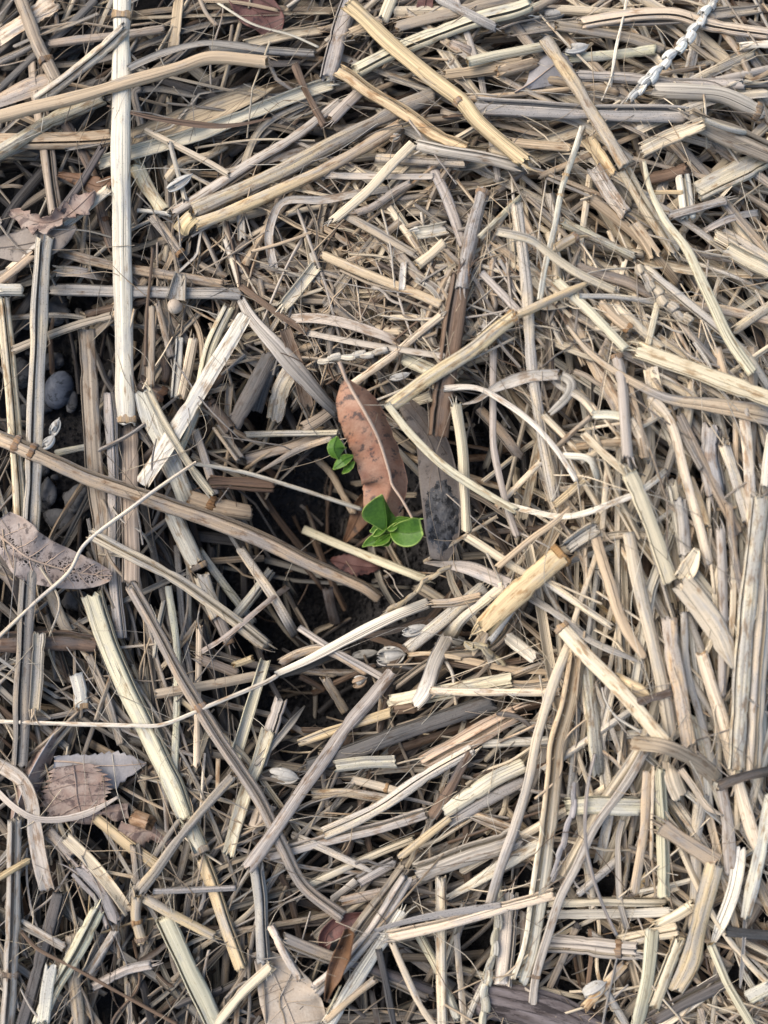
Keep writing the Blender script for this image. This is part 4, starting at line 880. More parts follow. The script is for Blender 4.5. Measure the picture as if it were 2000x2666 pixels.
# ------------------------------------------------------------------ leaves, seedlings, stones, husks
def zoomA(*p): return np.array(p, float) * (420 / 1659.0) + np.array([820, 1000])
def zoomB(*p): return np.array(p, float) * (300 / 1659.0) + np.array([0, 1300])
def zoomC(*p): return np.array(p, float) * (460 / 1659.0) + np.array([0, 1900])
def leaf(name, px, wl, wr, material, scale=700/1659., z=None, zoff=0.0, fold=0.0, cup=0.0, wave=.5, serr=0.0, teeth=9, seed=0, label=None, cat='dead leaf', group=None,
         parent=None, midrib=None, veins=0, vein_mat=None, edges=None, k=.85, n=40, m=17, deposit=True, slope=0.0, roundoff=0.0):
    """a leaf blade with thickness; wl / wr are its half widths to either side of its midrib path"""
    g = np.random.default_rng(4000 + seed)
    q = resample(px, 6, True); q = resample(q, np.linalg.norm(np.diff(q, axis=0), axis=1).sum() / (n - 1.001), False); q = q[:n]; n = len(q)
    t = np.linspace(0, 1, n); tl = np.linspace(0, 1, len(wl)); tr = np.linspace(0, 1, len(wr))
    WL = smooth(np.interp(t, tl, wl), 1.0) * scale; WR = smooth(np.interp(t, tr, wr), 1.0) * scale
    WL = np.maximum(WL, .15); WR = np.maximum(WR, .15)
    if z is None: P, _ = settle(q, np.maximum(WL + WR, 3) * .9, .12, k, .5, deposit=False); P[:, 2] += zoff
    else: P, _ = unproject(q, np.interp(t, np.linspace(0, 1, len(z)), z) + zoff)
    _, mpp = unproject(q, P[:, 2]); T, sd = side_of(P)
    v = np.linspace(-1, 1, m); A = np.abs(v)
    saw = 1 + serr * (np.abs(((t * teeth + g.uniform()) % 1.0)) - .5)[:, None] * (A[None] > .9) * (1 + .4 * noise1(n, 2, g))[:, None]
    wd = np.where(v[None] > 0, WL[:, None], WR[:, None]) * mpp[:, None] * saw
    off = v[None] * wd
    Q = P[:, None, :] + sd[:, None, :] * off[:, :, None]
    curl = smooth(noise1(n, n / 3.0, g), 3)[:, None]
    zz = -fold * A[None] ** 1.3 * np.ones((n, 1)) + cup * A[None] ** 2 + slope * v[None] + (curl * wave * 1.3 * A[None] ** 3 if z is None else 0)
    e1, e2 = smooth(noise1(n, 5, g), 1.5), smooth(noise1(n, 5, g), 1.5); mid = smooth(noise1(n, 7, g), 2)
    zz = zz + wave * (np.where(v[None] > 0, e1[:, None], e2[:, None]) * A[None] ** 2 + .35 * mid[:, None])
    if edges is not None:
        zz = zz + np.where(v[None] > 0, edges[0], edges[1]) * (A[None] ** 1.2) * np.minimum(1, 4 * t * (1 - t) + .3)[:, None]
    Q[:, :, 2] += zz
    U = np.stack([np.broadcast_to((t * np.linalg.norm(np.diff(P, axis=0), axis=1).sum())[:, None], off.shape), off], -1)
    nm = np.cross(np.gradient(Q, axis=0), np.gradient(Q, axis=1)); nm /= (np.linalg.norm(nm, axis=2, keepdims=True) + 1e-9); nm *= np.sign(nm[:, :, 2:3] + 1e-9)
    B = Q - nm * .22
    V = np.concatenate([Q.reshape(-1, 3), B.reshape(-1, 3)]); N_ = n * m; F = [grid_faces(n, m), grid_faces(n, m)[:, ::-1] + N_]
    j = np.arange(m - 1); i = np.arange(n - 1)
    for r0 in (0, (n - 1) * m): F.append(np.stack([r0 + j, r0 + j + 1, N_ + r0 + j + 1, N_ + r0 + j], 1))
    for c in (0, m - 1): F.append(np.stack([i * m + c, (i + 1) * m + c, N_ + (i + 1) * m + c, N_ + i * m + c], 1))
    tt = np.minimum(t, 1 - t)[:, None] * 2 * np.ones((1, m)); ed = np.maximum(np.clip((A[None] - .89) / .05, 0, 1) * np.ones((n, 1)), np.clip((t[:, None] - .94) / .03, 0, 1))
    ed = np.concatenate([ed.ravel(), ed.ravel()])
    o = add(name, V, np.concatenate(F), parent, uv=np.concatenate([U.reshape(-1, 2)] * 2), mats=(material,), edge=ed)
    if label: tag(o, label, cat, group)
    if deposit and parent is None and z is None: np.maximum.at(H, cells(Q), Q[:, :, 2] + .1)
    c0 = m // 2
    if midrib:
        rib = Q[:, c0] + np.array([0, 0, .12]); Wm = np.linspace(midrib, midrib * .35, n)
        Vr, Fr, Ur, Cr = straw_geo(rib, Wm, .8, sides=7, ends=False, jag=(.1, .1), rng=g); add('midrib', Vr, Fr, o, uv=Ur, tint=Cr, mats=(vein_mat or material,))
    if veins:
        for a in np.linspace(.1, .88, veins):
            for s in (-1, 1):
                L = 12; ts = np.clip(a + np.linspace(0, .10, L) ** 1 + g.normal() * .01, 0, 1); vs = s * np.linspace(0, .86, L)
                ii = np.clip((ts * (n - 1)).astype(int), 0, n - 1); x = ts * (n - 1) - ii; i2 = np.minimum(ii + 1, n - 1); jj = np.clip(((vs + 1) / 2 * (m - 1)), 0, m - 1); j0 = np.minimum(jj.astype(int), m - 2); y = jj - j0
                G = (Q[ii, j0] * ((1 - x) * (1 - y))[:, None] + Q[i2, j0] * (x * (1 - y))[:, None] + Q[ii, j0 + 1] * ((1 - x) * y)[:, None] + Q[i2, j0 + 1] * (x * y)[:, None])
                G[:, 2] += .06; G += g.normal(size=G.shape) * .05
                Vr, Fr, Ur, Cr = straw_geo(G, np.linspace(.42, .16, L), .7, sides=5, ends=False, rng=g); add('side_vein', Vr, Fr, o, uv=Ur, tint=Cr, mats=(vein_mat or material,))
    return o, Q, P

def blob(name, c, r, material, seed, parent=None, rough=.16, sub=3, squeeze=(1, 1, 1), freq=1.3, rot=0.0):
    """an irregular pebble-like body of its own"""
    import bmesh
    bm = bmesh.new(); bmesh.ops.create_icosphere(bm, subdivisions=sub, radius=1.0)
    V = np.array([v.co[:] for v in bm.verts]); F = np.array([[v.index for v in f.verts] + [-1] for f in bm.faces]); bm.free()
    g = np.random.default_rng(seed); d = 0
    for k in range(7):
        a = g.normal(size=3); a /= np.linalg.norm(a); f = freq * g.uniform(.8, 3.2); d = d + np.sin(V @ a * f + g.uniform(0, 6.28)) / (f ** .7)
    V = V * (1 + rough * d + .10 * rough * g.normal(size=len(V)))[:, None] * np.array(squeeze) * r
    cr, sr = math.cos(rot), math.sin(rot); V = V @ np.array([[cr, sr, 0], [-sr, cr, 0], [0, 0, 1]])
    uv = np.stack([V[:, 0] + V[:, 2] * .6, V[:, 1] + V[:, 2] * .4], 1)
    return add(name, V + np.asarray(c), F, parent, uv=uv, mats=(material,))
def ground_z(p): return terrain(np.array([p[0]]), np.array([p[1]]))[0]
def top_z(p, r=2.0):
    Q = np.array([[p[0] + a, p[1] + b, 0] for a in np.linspace(-r, r, 5) for b in np.linspace(-r, r, 5)]); return H[cells(Q)].max()
def lay(x, y, r, k=.6):
    p = at(x, y, 6); z = ground_z(p) + r * k + .8; return at(x, y, z)

def stones():
    spec = [((360, 870), '01', 4.6, (.85, 1.05, .8), M_STONE, .14, 1.3, 'smooth blue-grey pebble beside the tall ribbed straw', 'pebble'),
            ((350, 385), '01', 4.6, (1, .95, .7), M_STONE2, .24, 2.2, 'rough grey stone under the straw laid toward the whitish stalk', 'stone'),
            ((180, 430), '01', 3.6, (.8, 1.1, .7), M_STONE2, .24, 2.2, 'grey stone between the edge straw and the tall ribbed straw', 'stone'),
            ((330, 690), '01', 3.4, (1, .9, .6), M_MUD, .17, 2.6, 'crumbly grey soil clod just above the blue-grey pebble', 'soil clod'),
            ((120, 760), '01', 4.0, (.8, 1.2, .6), M_MUD, .17, 2.6, 'crumbly soil clod between the two upright edge straws', 'soil clod'),
            ((290, 1500), '01', 3.6, (.7, 1.1, .8), M_STONE2, .24, 2.2, 'pale speckled stone under the ringed diagonal stalk', 'stone'),
            ((460, 1530), '01', 4.2, (1, .9, .75), M_STONE2, .22, 2.0, 'dark lumpy stone under the ringed diagonal stalk', 'stone'),
            ((380, 130), '02', 4.0, (1.15, .8, .7), M_STONE2, .22, 2.0, 'greyish stone peeping above the decayed leaf', 'stone'),
            ((455, 625), '02', 3.4, (1, .9, .7), M_STONE2, .24, 2.2, 'grey gritty stone tucked under the decayed leaf tip', 'stone'),
            ((440, 930), '01', 2.8, (.7, 1.3, .6), M_STONE2, .22, 2.0, 'small dark lumpy stone behind the smooth blue-grey pebble', 'stone')]
    for i, (p, t, r, sq, m, ro, fr, lab, c) in enumerate(spec):
        q = tile(t, p)[0]; o = blob(c.replace(' ', '_'), lay(q[0], q[1], r, .75), r, m, 70 + i, rough=ro, squeeze=sq, freq=fr); tag(o, lab, c, 'stones and clods in the soil gap')
        if m is M_STONE2 or m is M_MUD:                          # a few grit grains stuck to it
            g = np.random.default_rng(i)
        P = lay(q[0], q[1], r, .75); Q = np.array([[P[0] + a, P[1] + b, 0] for a in np.linspace(-r * .7, r * .7, 9) for b in np.linspace(-r * .7, r * .7, 9)])
        np.maximum.at(H, cells(Q), P[2] + r * sq[2] * .8)
    g = np.random.default_rng(60)
    for k in range(26):
        x, y = (g.normal(130, 55), g.normal(960, 110)) if k < 15 else (g.normal(140, 55), g.normal(1320, 60)); r = g.uniform(.8, 2.2)
        o = blob('soil_clod', lay(x, y, r, .5), r, M_MUD, 800 + k, rough=.2, squeeze=(1, g.uniform(.7, 1.2), .75), freq=2, sub=2); tag(o, ('small rough soil clod beside the smooth blue-grey pebble' if k < 15 else 'small rough soil clod below the ringed diagonal stalk, above the decayed leaf'), 'soil clod', 'small soil clods in the stony gap')
    c = tile('01', (622, 682))[0]; p = lay(c[0], c[1], 1.2, 1.0); p[2] += 3.5
    # a tiny spiral shell
    th = np.linspace(0, 5.2 * math.pi, 60); rad = 1.0 * (1 - th / th[-1]) ** .8 * .62 + .02
    sp = np.stack([p[0] + rad * np.cos(th), p[1] + rad * np.sin(th) * 1.25, p[2] + 1.1 * th / th[-1]], 1)
    V, F, U, C = straw_geo(sp, (1.05 * (1 - th / th[-1]) + .12), .9, sides=8, rng=np.random.default_rng(3), tint=(.62, .58, .52)); o = add('snail_shell', V, F, uv=U, tint=C); tag(o, 'tiny white snail shell close to the whitish upright stalk', 'snail shell')

def dead(label, *a, **k):
    return leaf('dead_leaf', *a, label=label, cat='dead leaf', group='dead leaves among the straw', **k)

def low_leaves():
    dead('dark red glossy leaf half buried at the top edge', tile('10', (-90, -40), (20, 50), (110, 130), (150, 250)), [60, 110, 130, 100, 30], [60, 110, 120, 90, 30], M_REDLEAF, seed=1, midrib=.7, vein_mat=M_REDLEAF)
    dead('small dark red leaf piece at the top edge beyond the big kinked stalk', tile('10', (1090, -30), (1080, 50), (1085, 115)), [45, 50, 10], [45, 50, 30], M_REDLEAF, seed=2, midrib=.5)
    dead('flat grey-brown leaf below the torn brown leaf scrap', tile('00', (-20, 1530), (180, 1500), (330, 1460), (470, 1400)), [60, 90, 110, 70, 10], [60, 110, 130, 90, 10], M_MUDLEAF, seed=3, midrib=.6, vein_mat=M_MUDLEAF)
    dead('dark reddish leaf under the weathered split straw', tile('00', (360, 1080), (470, 1100), (620, 1150), (690, 1090)), [10, 50, 60, 20], [10, 40, 50, 20], M_DARKLEAF, seed=4, midrib=.4)
    dead('grey-olive leaf curled at the edge under the decayed leaf', tile('02', (-40, 330), (30, 450), (90, 600), (110, 660)), [60, 70, 40, 5], [50, 60, 30, 5], M_MUDLEAF, seed=5, fold=1.5, midrib=.5)
    o, Q, P = dead('long grey-brown leaf smeared with dried mud, leaning beside the brown curled leaf', tile('11', (925, 945), (1020, 1050), (1120, 1200), (1170, 1400), (1195, 1600), (1195, 1790), (1170, 1915)),
                   [70, 92, 106, 112, 116, 118, 118, 116, 112, 104, 90, 52], [20, 45, 68, 88, 108, 122, 130, 130, 126, 118, 100, 56], M_MUDLEAF, seed=6, cup=-1.2, edges=(-1.5, .8), wave=.45, midrib=.6, vein_mat=M_MUDLEAF)
    # the dried mud crusted on its lower half
    n, m = Q.shape[:2]; a, b = int(n * .52), n - 1; c0, c1 = 1, m - 1
    G = Q[a:b, c0:c1].copy(); gi, gj = np.meshgrid(np.linspace(-1, 1, b - a), np.linspace(-1, 1, c1 - c0), indexing='ij')
    g = np.random.default_rng(9); fine = 3; uu = np.linspace(0, b - a - 1, (b - a - 1) * fine + 1); vv = np.linspace(0, c1 - c0 - 1, (c1 - c0 - 1) * fine + 1)
    def bil(A):
        A = np.stack([np.interp(uu, np.arange(A.shape[0]), A[:, j]) for j in range(A.shape[1])], 1); return np.stack([np.interp(vv, np.arange(A.shape[1]), A[i]) for i in range(A.shape[0])], 0)
    X, Y, Z = (bil(G[:, :, k]) for k in range(3)); rr = np.hypot(bil(gi), bil(gj) * .95); fl = lump(X, Y, .9, 41, 7) * .45 + lump(X, Y, 2.3, 43, 9) * .35 + nr.normal(size=X.shape) * .22
    hgt = np.clip((1.0 - rr + .16 * fl) * 2.5, -.5, 1) * .55 * (1 + .7 * fl); Z = Z + hgt - .05
    mo = add('mud_crust', np.stack([X, Y, Z], -1).reshape(-1, 3), grid_faces(*X.shape), o, uv=np.stack([X, Y], -1).reshape(-1, 2), mats=(M_MUD,)); mo['label'] = 'cracked dark grey mud stuck to the leaf'
    dead('dark red-brown serrated leaf in the hollow below the front seedling', tile('12', (500, 375), (600, 400), (720, 420), (820, 415)), [15, 60, 75, 60, 10], [10, 45, 60, 40, 8], M_REDLEAF, seed=7, serr=.35, teeth=10, midrib=.4, fold=1, zoff=1.5)
    dead('dark leaf with a pale curled rim under the front seedling', tile('12', (585, 265), (640, 170), (690, 60), (720, -20)), [8, 40, 60, 30], [10, 50, 90, 80], M_DARKLEAF, seed=8, cup=1.2, midrib=.4)
    dead('grey toothed leaf tip beneath the serrated red-brown leaf', zoomC((520, 290), (700, 300), (900, 330), (1150, 330), (1385, 312)), [40, 70, 95, 130, 110, 4], [60, 170, 240, 250, 120, 4], M_GREYLEAF, scale=460/1659., seed=9, serr=.25, teeth=11, midrib=.5, vein_mat=M_VEIN, zoff=1)
    dead('lavender-grey leaf rolled into a tube beside the serrated red-brown leaf', zoomC((570, -30), (430, 180), (320, 380), (240, 560), (150, 820), (110, 1080)), [45, 70, 100, 105, 95, 70, 30], [45, 65, 100, 110, 95, 60, 25], M_PINK, scale=460/1659., seed=10, fold=4.5, midrib=.5, vein_mat=M_GREYLEAF, zoff=2)
    dead('grey veined leaf lying at the bottom edge under the crossing straws', tile('13', (90, 1230), (160, 1380), (220, 1520), (300, 1720)), [60, 150, 200, 210, 190], [60, 110, 150, 160, 150], M_TANLEAF, seed=11, midrib=.7, veins=4, vein_mat=M_TANLEAF, wave=.8)
    dead('purplish leaf curled under the dark brown folded leaf at the bottom', tile('13', (470, 1190), (480, 1090), (560, 1020), (700, 965)), [30, 45, 50, 15], [15, 60, 60, 15], M_REDLEAF, seed=12, midrib=.5, zoff=3, cup=1)
    dead('tan shrivelled leaf piece behind the very long mouldy tan stalk', tile('13', (20, 470), (70, 400), (120, 300)), [40, 75, 45], [30, 60, 50], M_TANLEAF, seed=13, fold=2, zoff=1)
    # the piece of bark
    q = resample(tile('13', (1370, 1500), (1540, 1530), (1820, 1600), (2080, 1700), (2200, 1780)), 9); t = np.linspace(0, 1, len(q)); ww = 230 * .422 * np.interp(t, [0, .08, .6, 1], [.45, .9, 1, .8])
    P, W = settle(q, ww, .5, .8, .35); g = np.random.default_rng(77); P[:, 2] += -1
    V, F, U, C = straw_geo(P, W, .55, sides=40, jag=(.25, .15), ridge=.10, rng=g); o = add('bark_piece', V, F, uv=U * np.array([2.2, .3]), tint=C, mats=(M_BARK,)); tag(o, 'dark rough piece of bark at the bottom edge under the long slim grey stem', 'bark piece')

def mid_things():
    dead('ragged torn pinkish-brown leaf scrap on the weathered split straw', tile('00', (60, 1290), (180, 1350), (300, 1370), (400, 1330), (500, 1250), (585, 1175)), [35, 45, 15, 55, 75, 15], [25, 60, 80, 30, 80, 10], M_PINK, seed=20, serr=.7, teeth=8, wave=1.3, midrib=.5)
    dead('pale grey folded leaf beside the golden-brown cracked straw near the top', tile('20', (95, 570), (200, 510), (300, 430), (380, 380), (455, 400)), [4, 25, 100, 80, 30], [4, 30, 90, 110, 40], M_GREYLEAF, seed=21, fold=1.5, midrib=.5, vein_mat=M_VEIN)
    dead('large decayed leaf with exposed lacy veins under the tall ribbed straw', zoomB((-120, 420), (150, 640), (400, 830), (700, 950), (1100, 1050), (1400, 1090), (1610, 1100)), [330, 400, 430, 390, 345, 310, 255, 190, 60], [100, 170, 270, 330, 310, 280, 240, 180, 70], M_SKEL, scale=300/1659., seed=22, cup=-.8, wave=1.5, midrib=.75, veins=7, vein_mat=M_VEIN, n=60, m=25)
    dead('serrated red-brown leaf lying on the grey toothed leaf', zoomC((690, 335), (710, 500), (730, 660), (790, 890)), [160, 290, 300, 230, 110], [190, 270, 350, 280, 90], M_PINK, scale=460/1659., seed=23, serr=.34, teeth=12, midrib=.6, veins=5, vein_mat=M_PINK, n=60, fold=.8)
    dead('small folded pink leaf fragment touching the serrated red-brown leaf', zoomC((950, 780), (1060, 770), (1200, 750)), [50, 60, 50], [40, 100, 90], M_PINK, scale=460/1659., seed=24, fold=1.5, midrib=.4)
    dead('torn pink leaf fragment arched over the golden ribbed straw', zoomC((1110, 930), (1260, 960), (1420, 960), (1570, 1080)), [60, 50, 40, 50], [50, 150, 90, 20], M_PINK, scale=460/1659., seed=25, serr=.5, teeth=5, fold=1.2, midrib=.4)
    # brown hollow stalk end that faces the camera
    q = resample(zoomC((1250, 820), (1340, 850), (1430, 885)), 5); z0 = top_z(at(380, 2140, 10)); P, mpp = unproject(q, z0 + np.linspace(0, 3.0, len(q))); W = mpp * 40
    V, F, U, C = straw_geo(P, W, 1.0, sides=16, thick=.8, tint=(.30, .19, .11), rng=np.random.default_rng(8)); o = add('straw_stalk', V, F, uv=U, tint=C); tag(o, 'short brown hollow stub gaping above the torn pink leaf fragment', 'straw stalk', 'dry straw stalks in the mulch')
    c = tile('01', (1080, 345))[0]; p = at(c[0], c[1], top_z(at(c[0], c[1], 10)) + .3); o = blob('dried_bulb', p, 2.3, M_TANLEAF, 5, rough=.06, squeeze=(1, .95, .9)); tag(o, 'round tan bulb with a frayed papery top under the pinkish-grey straw', 'bulb')
    q = resample(tile('01', (1085, 310), (1100, 220), (1115, 130)), 6); P, mpp = unproject(q, p[2] + np.linspace(1.5, 3, len(q))); W = mpp * np.linspace(52, 30, len(q))
    V, F, U, C = straw_geo(P, W, .6, arc=210, sides=8, jag=(.1, .8), tint=PAL['c'], rng=np.random.default_rng(12)); add('papery_sheath', V, F, o, uv=U, tint=C)
    husks()
    # six knobbly seed stalks
    seed_stalk('white knobbly seed stalk standing tall at the top corner', tile('20', (1345, -20), (1240, 130), (1130, 270), (1010, 400), (900, 520), (800, 625)), 66, 15, (.76, .72, .63), 3)
    seed_stalk('small white knobbly seed stalk above the brown curled leaf', tile('11', (430, 690), (560, 665), (700, 650), (860, 622)), 50, 6, (.58, .51, .40), 4)
    seed_stalk('twisted tan seed stalk ending beside the long pale straw over the hollow', tile('12', (1230, 420), (1070, 510), (1000, 600), (900, 660), (740, 790)), 40, 9, (.48, .38, .24), 5)
    seed_stalk('tan knobbly seed stalk beside the hinge of the thin cream stem', tile('21', (870, 110), (950, 240), (1050, 350), (1180, 460)), 66, 8, (.50, .41, .29), 6)
    seed_stalk('cream knobbly seed stalk hanging to the bottom edge', tile('13', (1540, 740), (1530, 980), (1520, 1100), (1500, 1250), (1460, 1400), (1440, 1690)), 62, 11, (.56, .50, .36), 7)
    seed_stalk('thin grey jointed seed stalk beside the broad whitish straw', tile('23', (460, 180), (460, 290), (420, 450), (370, 620), (325, 760)), 46, 6, (.42, .38, .36), 8)
    seed_stalk('short golden-tipped seed stalk beside the cream folded blade', tile('12', (1330, 890), (1450, 920), (1550, 1015)), 58, 4, (.50, .41, .25), 10)

def seed_stalk(label, q, w_, segs, tint, seed):
    g = np.random.default_rng(seed); q = resample(q, 7); n = len(q); s = .422 * w_
    P, W = settle(q, np.full(n, s), .8, .45, .6); 
    Vs, Fs, Us, Cs = straw_geo(P, W * .62, .8, sides=8, tint=np.array(tint) * .85, rng=g); o = add('seed_stalk', Vs, Fs, uv=Us, tint=Cs); tag(o, label, 'seed stalk', 'knobbly seed stalks')
    T, sd = side_of(P); L = np.linalg.norm(np.diff(P, axis=0), axis=1).sum() / segs
    for k in range(segs):
        i = int(np.clip((k + .5 + g.normal() * .14) / segs * (n - 1), 1, n - 2)); r = W[i] * g.uniform(.30, .54); sg = 1 if k % 2 else -1
        d = T[i] * 1.0 + sd[i] * sg * .08; d /= np.linalg.norm(d); t = np.linspace(0, 1, 9)
        C0 = P[i] + sd[i] * sg * W[i] * .06 + np.array([0, 0, .08 * W[i]]) - d * L * .62
        Q = C0 + d * (t[:, None] * L * 1.22) + sd[i] * sg * (np.sin(t * 3) * .12 * W[i])[:, None]
        ww = 2 * r * np.interp(t, [0, .15, .4, .7, .88, 1], [.72, .88, .95, .96, .88, .66]) * .98
        V, F, U, C = straw_geo(Q, ww, .72, sides=10, ridge=.08, tint=np.clip(np.array(tint) * g.uniform(.86, 1.12), 0, .8), jag=(.1, .35), rng=g, ends=False); add('spikelet', V, F, o, uv=U * np.array([1.2, 2]), tint=C)
        if k % 2 == 0: add_fray(o, Q, ww * 1.6, 1, .7, np.array(tint) * .9, g, 2, 'husk_bristle')

def husks():
    spec = [('12', 875, 965, 95, 62, .1, 'plump silvery husk at the foot of the pale rising straw'), ('12', 715, 950, 85, 26, .15, 'slim bluish-white husk tip pointing at the plump silvery husk'),
            ('12', 680, 1120, 52, 36, .4, 'brown-lined pod at the head of the dark-striped grey straw'),
            ('12', 1020, 800, 85, 32, .3, 'grey shrivelled husk behind the long pale straw'), ('13', 215, 125, 100, 46, -.2, 'silvery pod beside the long dark-striped grey straw'), ('12', 1285, 880, 70, 42, -.3, 'whitish crumpled husk beside the cream folded blade'),
            ('20', 320, 75, 105, 46, .1, 'white papery knot at the top edge'), ('20', 195, 125, 62, 44, 0, 'cream papery bud below the white papery knot'),
            ('20', 320, 190, 66, 32, .1, 'small white husk over the pale grey folded leaf'), ('20', 480, 290, 80, 34, .2, 'cream husk piece beside the pale grey folded leaf'),
            ('10', 900, 840, 36, 26, .3, 'tiny brown seed between the grey straws below the square-ended golden straw'),
            ('01', 340, 1090, 62, 30, 1.1, 'cream seed husk lying below the blue-grey pebble'), ('01', 300, 1180, 55, 32, .8, 'tan bract just above the ringed diagonal stalk'),
            ('11', 930, 775, 70, 22, .25, 'slim pale husk under the long golden jointed stalk'), ('00', 1110, 1120, 95, 34, .55, 'cream pointed bract hanging beside the thin cream stem'),
            ('23', 590, 1440, 85, 46, .5, 'crumpled papery knot in the dark corner gap')]
    for i, (t_, x, y, a, b, rot, lab) in enumerate(spec):
        g = np.random.default_rng(300 + i); c = tile(t_, (x, y))[0]; p = at(c[0], c[1], 12); z = top_z(p, .8) - .2
        n = 15; s = np.linspace(-1, 1, n); q = np.stack([c[0] + math.cos(rot) * s * a * .422, c[1] - math.sin(rot) * s * a * .422 + 4 * (1 - s ** 2)], 1); P, mpp = unproject(q, z + .8 * (1 - s ** 2))
        W = mpp * 2 * b * .422 * np.maximum(.08, (1 - np.abs(s + .12) ** 2.2).clip(0) ** .7)
        V, F, U, C = straw_geo(P, W, .5, arc=g.uniform(200, 300), open_at=90 + g.uniform(-60, 60), sides=16, ridge=.09, jag=(.5, .5), thick=.2, pale=.1, tint=(.55, .53, .48) if 'brown' not in lab else (.33, .23, .15), rng=g)
        o = add('seed_husk', V, F, uv=U * np.array([.9, 1.2]), tint=C, mats=(M_HUSK if 'brown' not in lab and 'cream' not in lab and 'tan' not in lab else M_STRAW,)); tag(o, lab, 'seed husk', 'dry husks and bracts')
        T, sd = side_of(P); h = n // 2
        V, F, U, C = straw_geo(P[3:] + sd[3:] * (W[3:] * .18)[:, None] + np.array([0, 0, .12]), W[3:] * .8, .55, arc=g.uniform(110, 170), open_at=270, sides=10, ridge=.08, jag=(.6, .7), thick=.15, pale=.1, tint=(.47, .45, .41), rng=g); add('inner_scale', V, F, o, uv=U, tint=C, mats=(M_HUSK,))

def seedling(label, pieces, zoom, base, z0, stem_px, seed):
    e = bpy.data.objects.new('seedling', None); COL.objects.link(e); b = at(base[0], base[1], z0 - 8); e.location = b * 1e-3; e['_b'] = [float(v) for v in b]; e.empty_display_size = .004
    tag(e, label, 'seedling', 'green seedlings in the hollow')
    for i, (pts, wl, wr, z, ed) in enumerate(pieces):
        leaf('leaf', zoom(*pts), wl, wr, M_GREEN, scale=420/1659., z=[z0 + v for v in z], wave=.15, parent=e, edges=ed, seed=seed + i, n=30, m=19, midrib=.35 if len(pts) > 2 else None, vein_mat=M_GREEN)
    P = np.stack([at(x, y, z) for (x, y, z) in stem_px]); P = resample(P, .8)
    V, F, U, C = straw_geo(P, np.linspace(1.5, 1.2, len(P)), .95, sides=8, ends=False, rng=np.random.default_rng(seed)); add('stem', V, F, e, uv=U, tint=C, mats=(M_GREEN,), edge=np.zeros(len(V)))

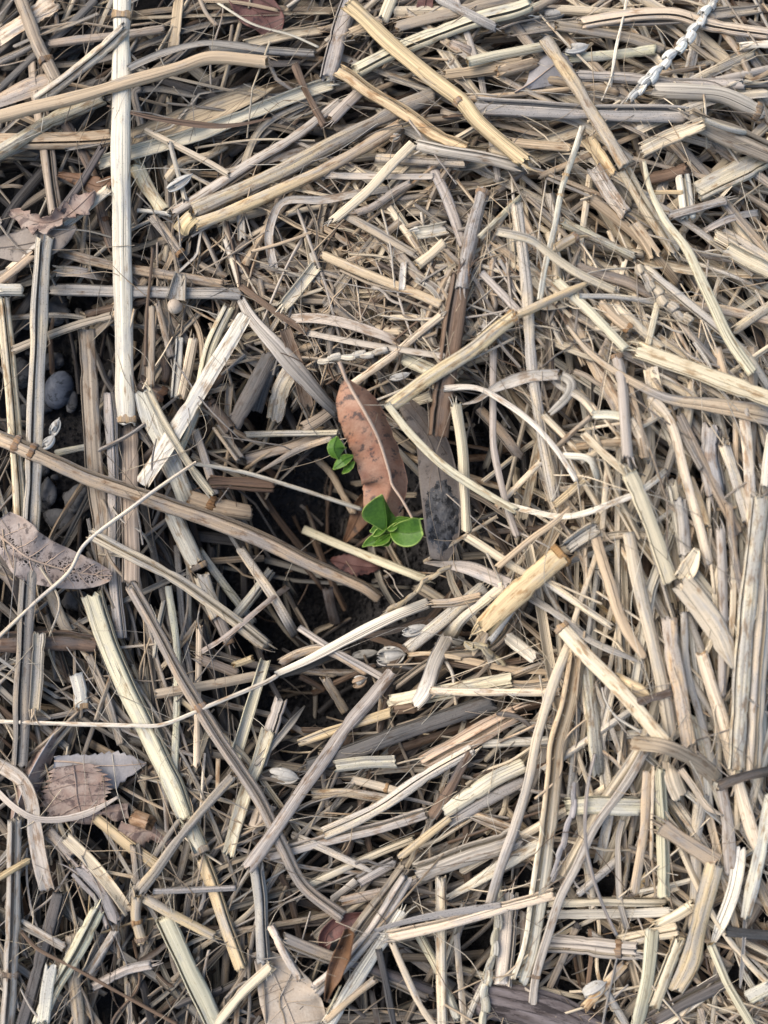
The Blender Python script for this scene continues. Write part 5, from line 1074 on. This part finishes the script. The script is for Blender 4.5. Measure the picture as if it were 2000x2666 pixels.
def top_things():
    q = tile('11', (598, 815), (640, 900), (700, 1000), (790, 1170), (850, 1350), (872, 1450), (850, 1540), (815, 1640))
    o, Q, P = dead('large russet leaf with black specks arched over the two green seedlings', q, [30, 110, 132, 122, 112, 112, 112, 106, 100, 85], [45, 130, 162, 175, 182, 178, 180, 180, 160, 120], M_BROWN, seed=40, fold=3.5, edges=(-5.5, .5), wave=.95, serr=.05, n=56, m=21, zoff=4)
    z = P[:, 2]; g = np.random.default_rng(6)
    c0 = Q.shape[1] // 2; n = len(Q); rib = Q[: int(n * .80), c0] + np.array([0, 0, .15]); a = resample(tile('11', (552, 690), (575, 750), (600, 820)), 5); pet, _ = unproject(a, np.linspace(rib[0, 2] + 1.5, rib[0, 2], len(a)))
    b = resample(tile('11', (905, 1490), (950, 1560), (1005, 1660)), 5); tail, _ = unproject(b, np.linspace(rib[-1, 2] + .4, rib[-1, 2] - 1.0, len(b)))
    path = np.concatenate([pet, rib[1:], tail]); path = smooth(path, 1.2)
    V, F, U, C = straw_geo(path, np.interp(np.linspace(0, 1, len(path)), [0, .12, .5, 1], [1.15, .95, .85, .7]), .9, sides=9, rng=g, ends=False); add('midrib', V, F, o, uv=U, tint=C, mats=(M_VEIN,))
    dead('dark brown folded leaf propped on end above the bottom gap', tile('13', (610, 1050), (570, 1190), (520, 1320), (474, 1475)), [40, 55, 55, 5], [20, 45, 40, 4], M_DARKLEAF, seed=41, fold=-2.2, midrib=.5, zoff=3)
    zf = top_z(at(1005, 1380, 10), 3) + 1.5
    FR = [(((737, 1520), (738, 1400), (722, 1270), (698, 1138)), [15, 95, 170, 215, 238, 246, 240, 215, 175, 110, 8], [8, 40, 62, 66, 48, 25, 4], [0, 2, 3.2, 4.2], (2.2, -4.0)),
          (((772, 1500), (870, 1522), (980, 1532), (1108, 1505)), [8, 55, 92, 112, 128, 138, 142, 138, 112], [14, 85, 122, 140, 148, 140, 120, 88, 40], [0.2, 1.4, 2.6, 3.4], (2.6, 1.6)),
          (((738, 1500), (840, 1420), (970, 1388), (1112, 1380)), [4, 26, 34, 32, 18, 3], [8, 20, 20, 16, 8, 3], [0.2, 1.9, 3.0, 4.6], (-2.5, .3)),
          (((745, 1545), (640, 1590), (485, 1670)), [15, 50, 60, 30, 4], [15, 55, 60, 40, 4], [-2, -1.5, -1.8], (.5, .3)),
          (((735, 1500), (660, 1500), (565, 1520)), [10, 40, 45, 4], [10, 50, 60, 4], [-1.5, -1, -1.5], (.5, .4)),
          (((775, 1545), (700, 1600), (590, 1662)), [14, 48, 50, 28, 4], [12, 40, 44, 24, 4], [-.4, .5, .2], (1.0, -1.2)),
          (((735, 1470), (670, 1510), (598, 1562)), [10, 34, 34, 4], [10, 34, 30, 4], [.4, 1.2, 1.0], (.8, .5)),
          (((770, 1550), (745, 1610), (690, 1665)), [10, 45, 45, 5], [10, 30, 30, 5], [-1, -.8, -1.2], (.5, .3)),
          (((745, 1490), (790, 1420), (765, 1290)), [8, 40, 50, 20, 4], [8, 45, 55, 30, 4], [-.5, -.3, -.6], (.5, -.6)),
          (((760, 1480), (870, 1400), (1000, 1370)), [10, 45, 50, 20, 4], [8, 30, 40, 20, 4], [-.6, -.4, -.8], (-.8, .3)),
          (((745, 1500), (800, 1480), (850, 1430)), [8, 25, 25, 4], [8, 30, 30, 4], [.8, 1.8, 2.0], (.6, .6))]
    bx = zoomA((745, 1500))[0]; seedling('front green seedling with two cupped round leaves beside the mud-smeared leaf', FR, zoomA, bx, zf, [(bx[0] + 4, bx[1] + 14, zf - 9), (bx[0] + 1, bx[1] + 6, zf - 3), (bx[0], bx[1], zf)], 500)
    RE = [(((236, 768), (192, 655), (228, 532)), [6, 55, 72, 60, 6], [8, 105, 135, 100, 6], [0, 1.4, 2.2], (-1.4, -.6)),
          (((395, 735), (310, 775), (185, 876)), [12, 45, 55, 40, 4], [12, 55, 65, 45, 4], [-1.0, .2, -.4], (.3, -.8)),
          (((405, 790), (350, 850), (278, 916)), [10, 40, 40, 4], [10, 32, 36, 4], [-1.6, -.8, -1.2], (.4, -.6)),
          (((330, 760), (270, 780), (235, 800)), [8, 30, 30, 4], [8, 30, 30, 4], [-2, -1.6, -2], (.3, .3))]
    zr = top_z(at(905, 1195, 8), 2.5) + .6; bx = zoomA((330, 750))[0]; seedling('rear green seedling half hidden under the russet leaf', RE, zoomA, bx, zr, [(bx[0] + 5, bx[1] + 12, zr - 8), (bx[0], bx[1], zr - .5)], 520)


stones()
straws(0, 5)
low_leaves()
litter(520, (3, 13), (90, 420), dict(y=3, t=3, c=2, v=2), .95, .4, seed=21)
straws(5, 8)
mid_things()
litter(240, (2.5, 8), (80, 320), dict(y=2, t=2, c=3, v=2), .95, .4, seed=22)
flush("straw_litter", "bed of small broken straw bits under the larger stalks", "straw litter")
straws(8, 99)
top_things()
litter(1100, (.9, 2.4), (60, 420), dict(c=2, t=3, y=3, w=1, b=1.5), .8, .6, sides=4, seed=31, hair=True)
flush("straw_fibres", "hair-thin loose fibres strewn over the straw", "straw fibres")
print('H', np.percentile(H, [1, 10, 50, 90, 99]))
for o in COL.objects:
    if '_b' in o: del o['_b']
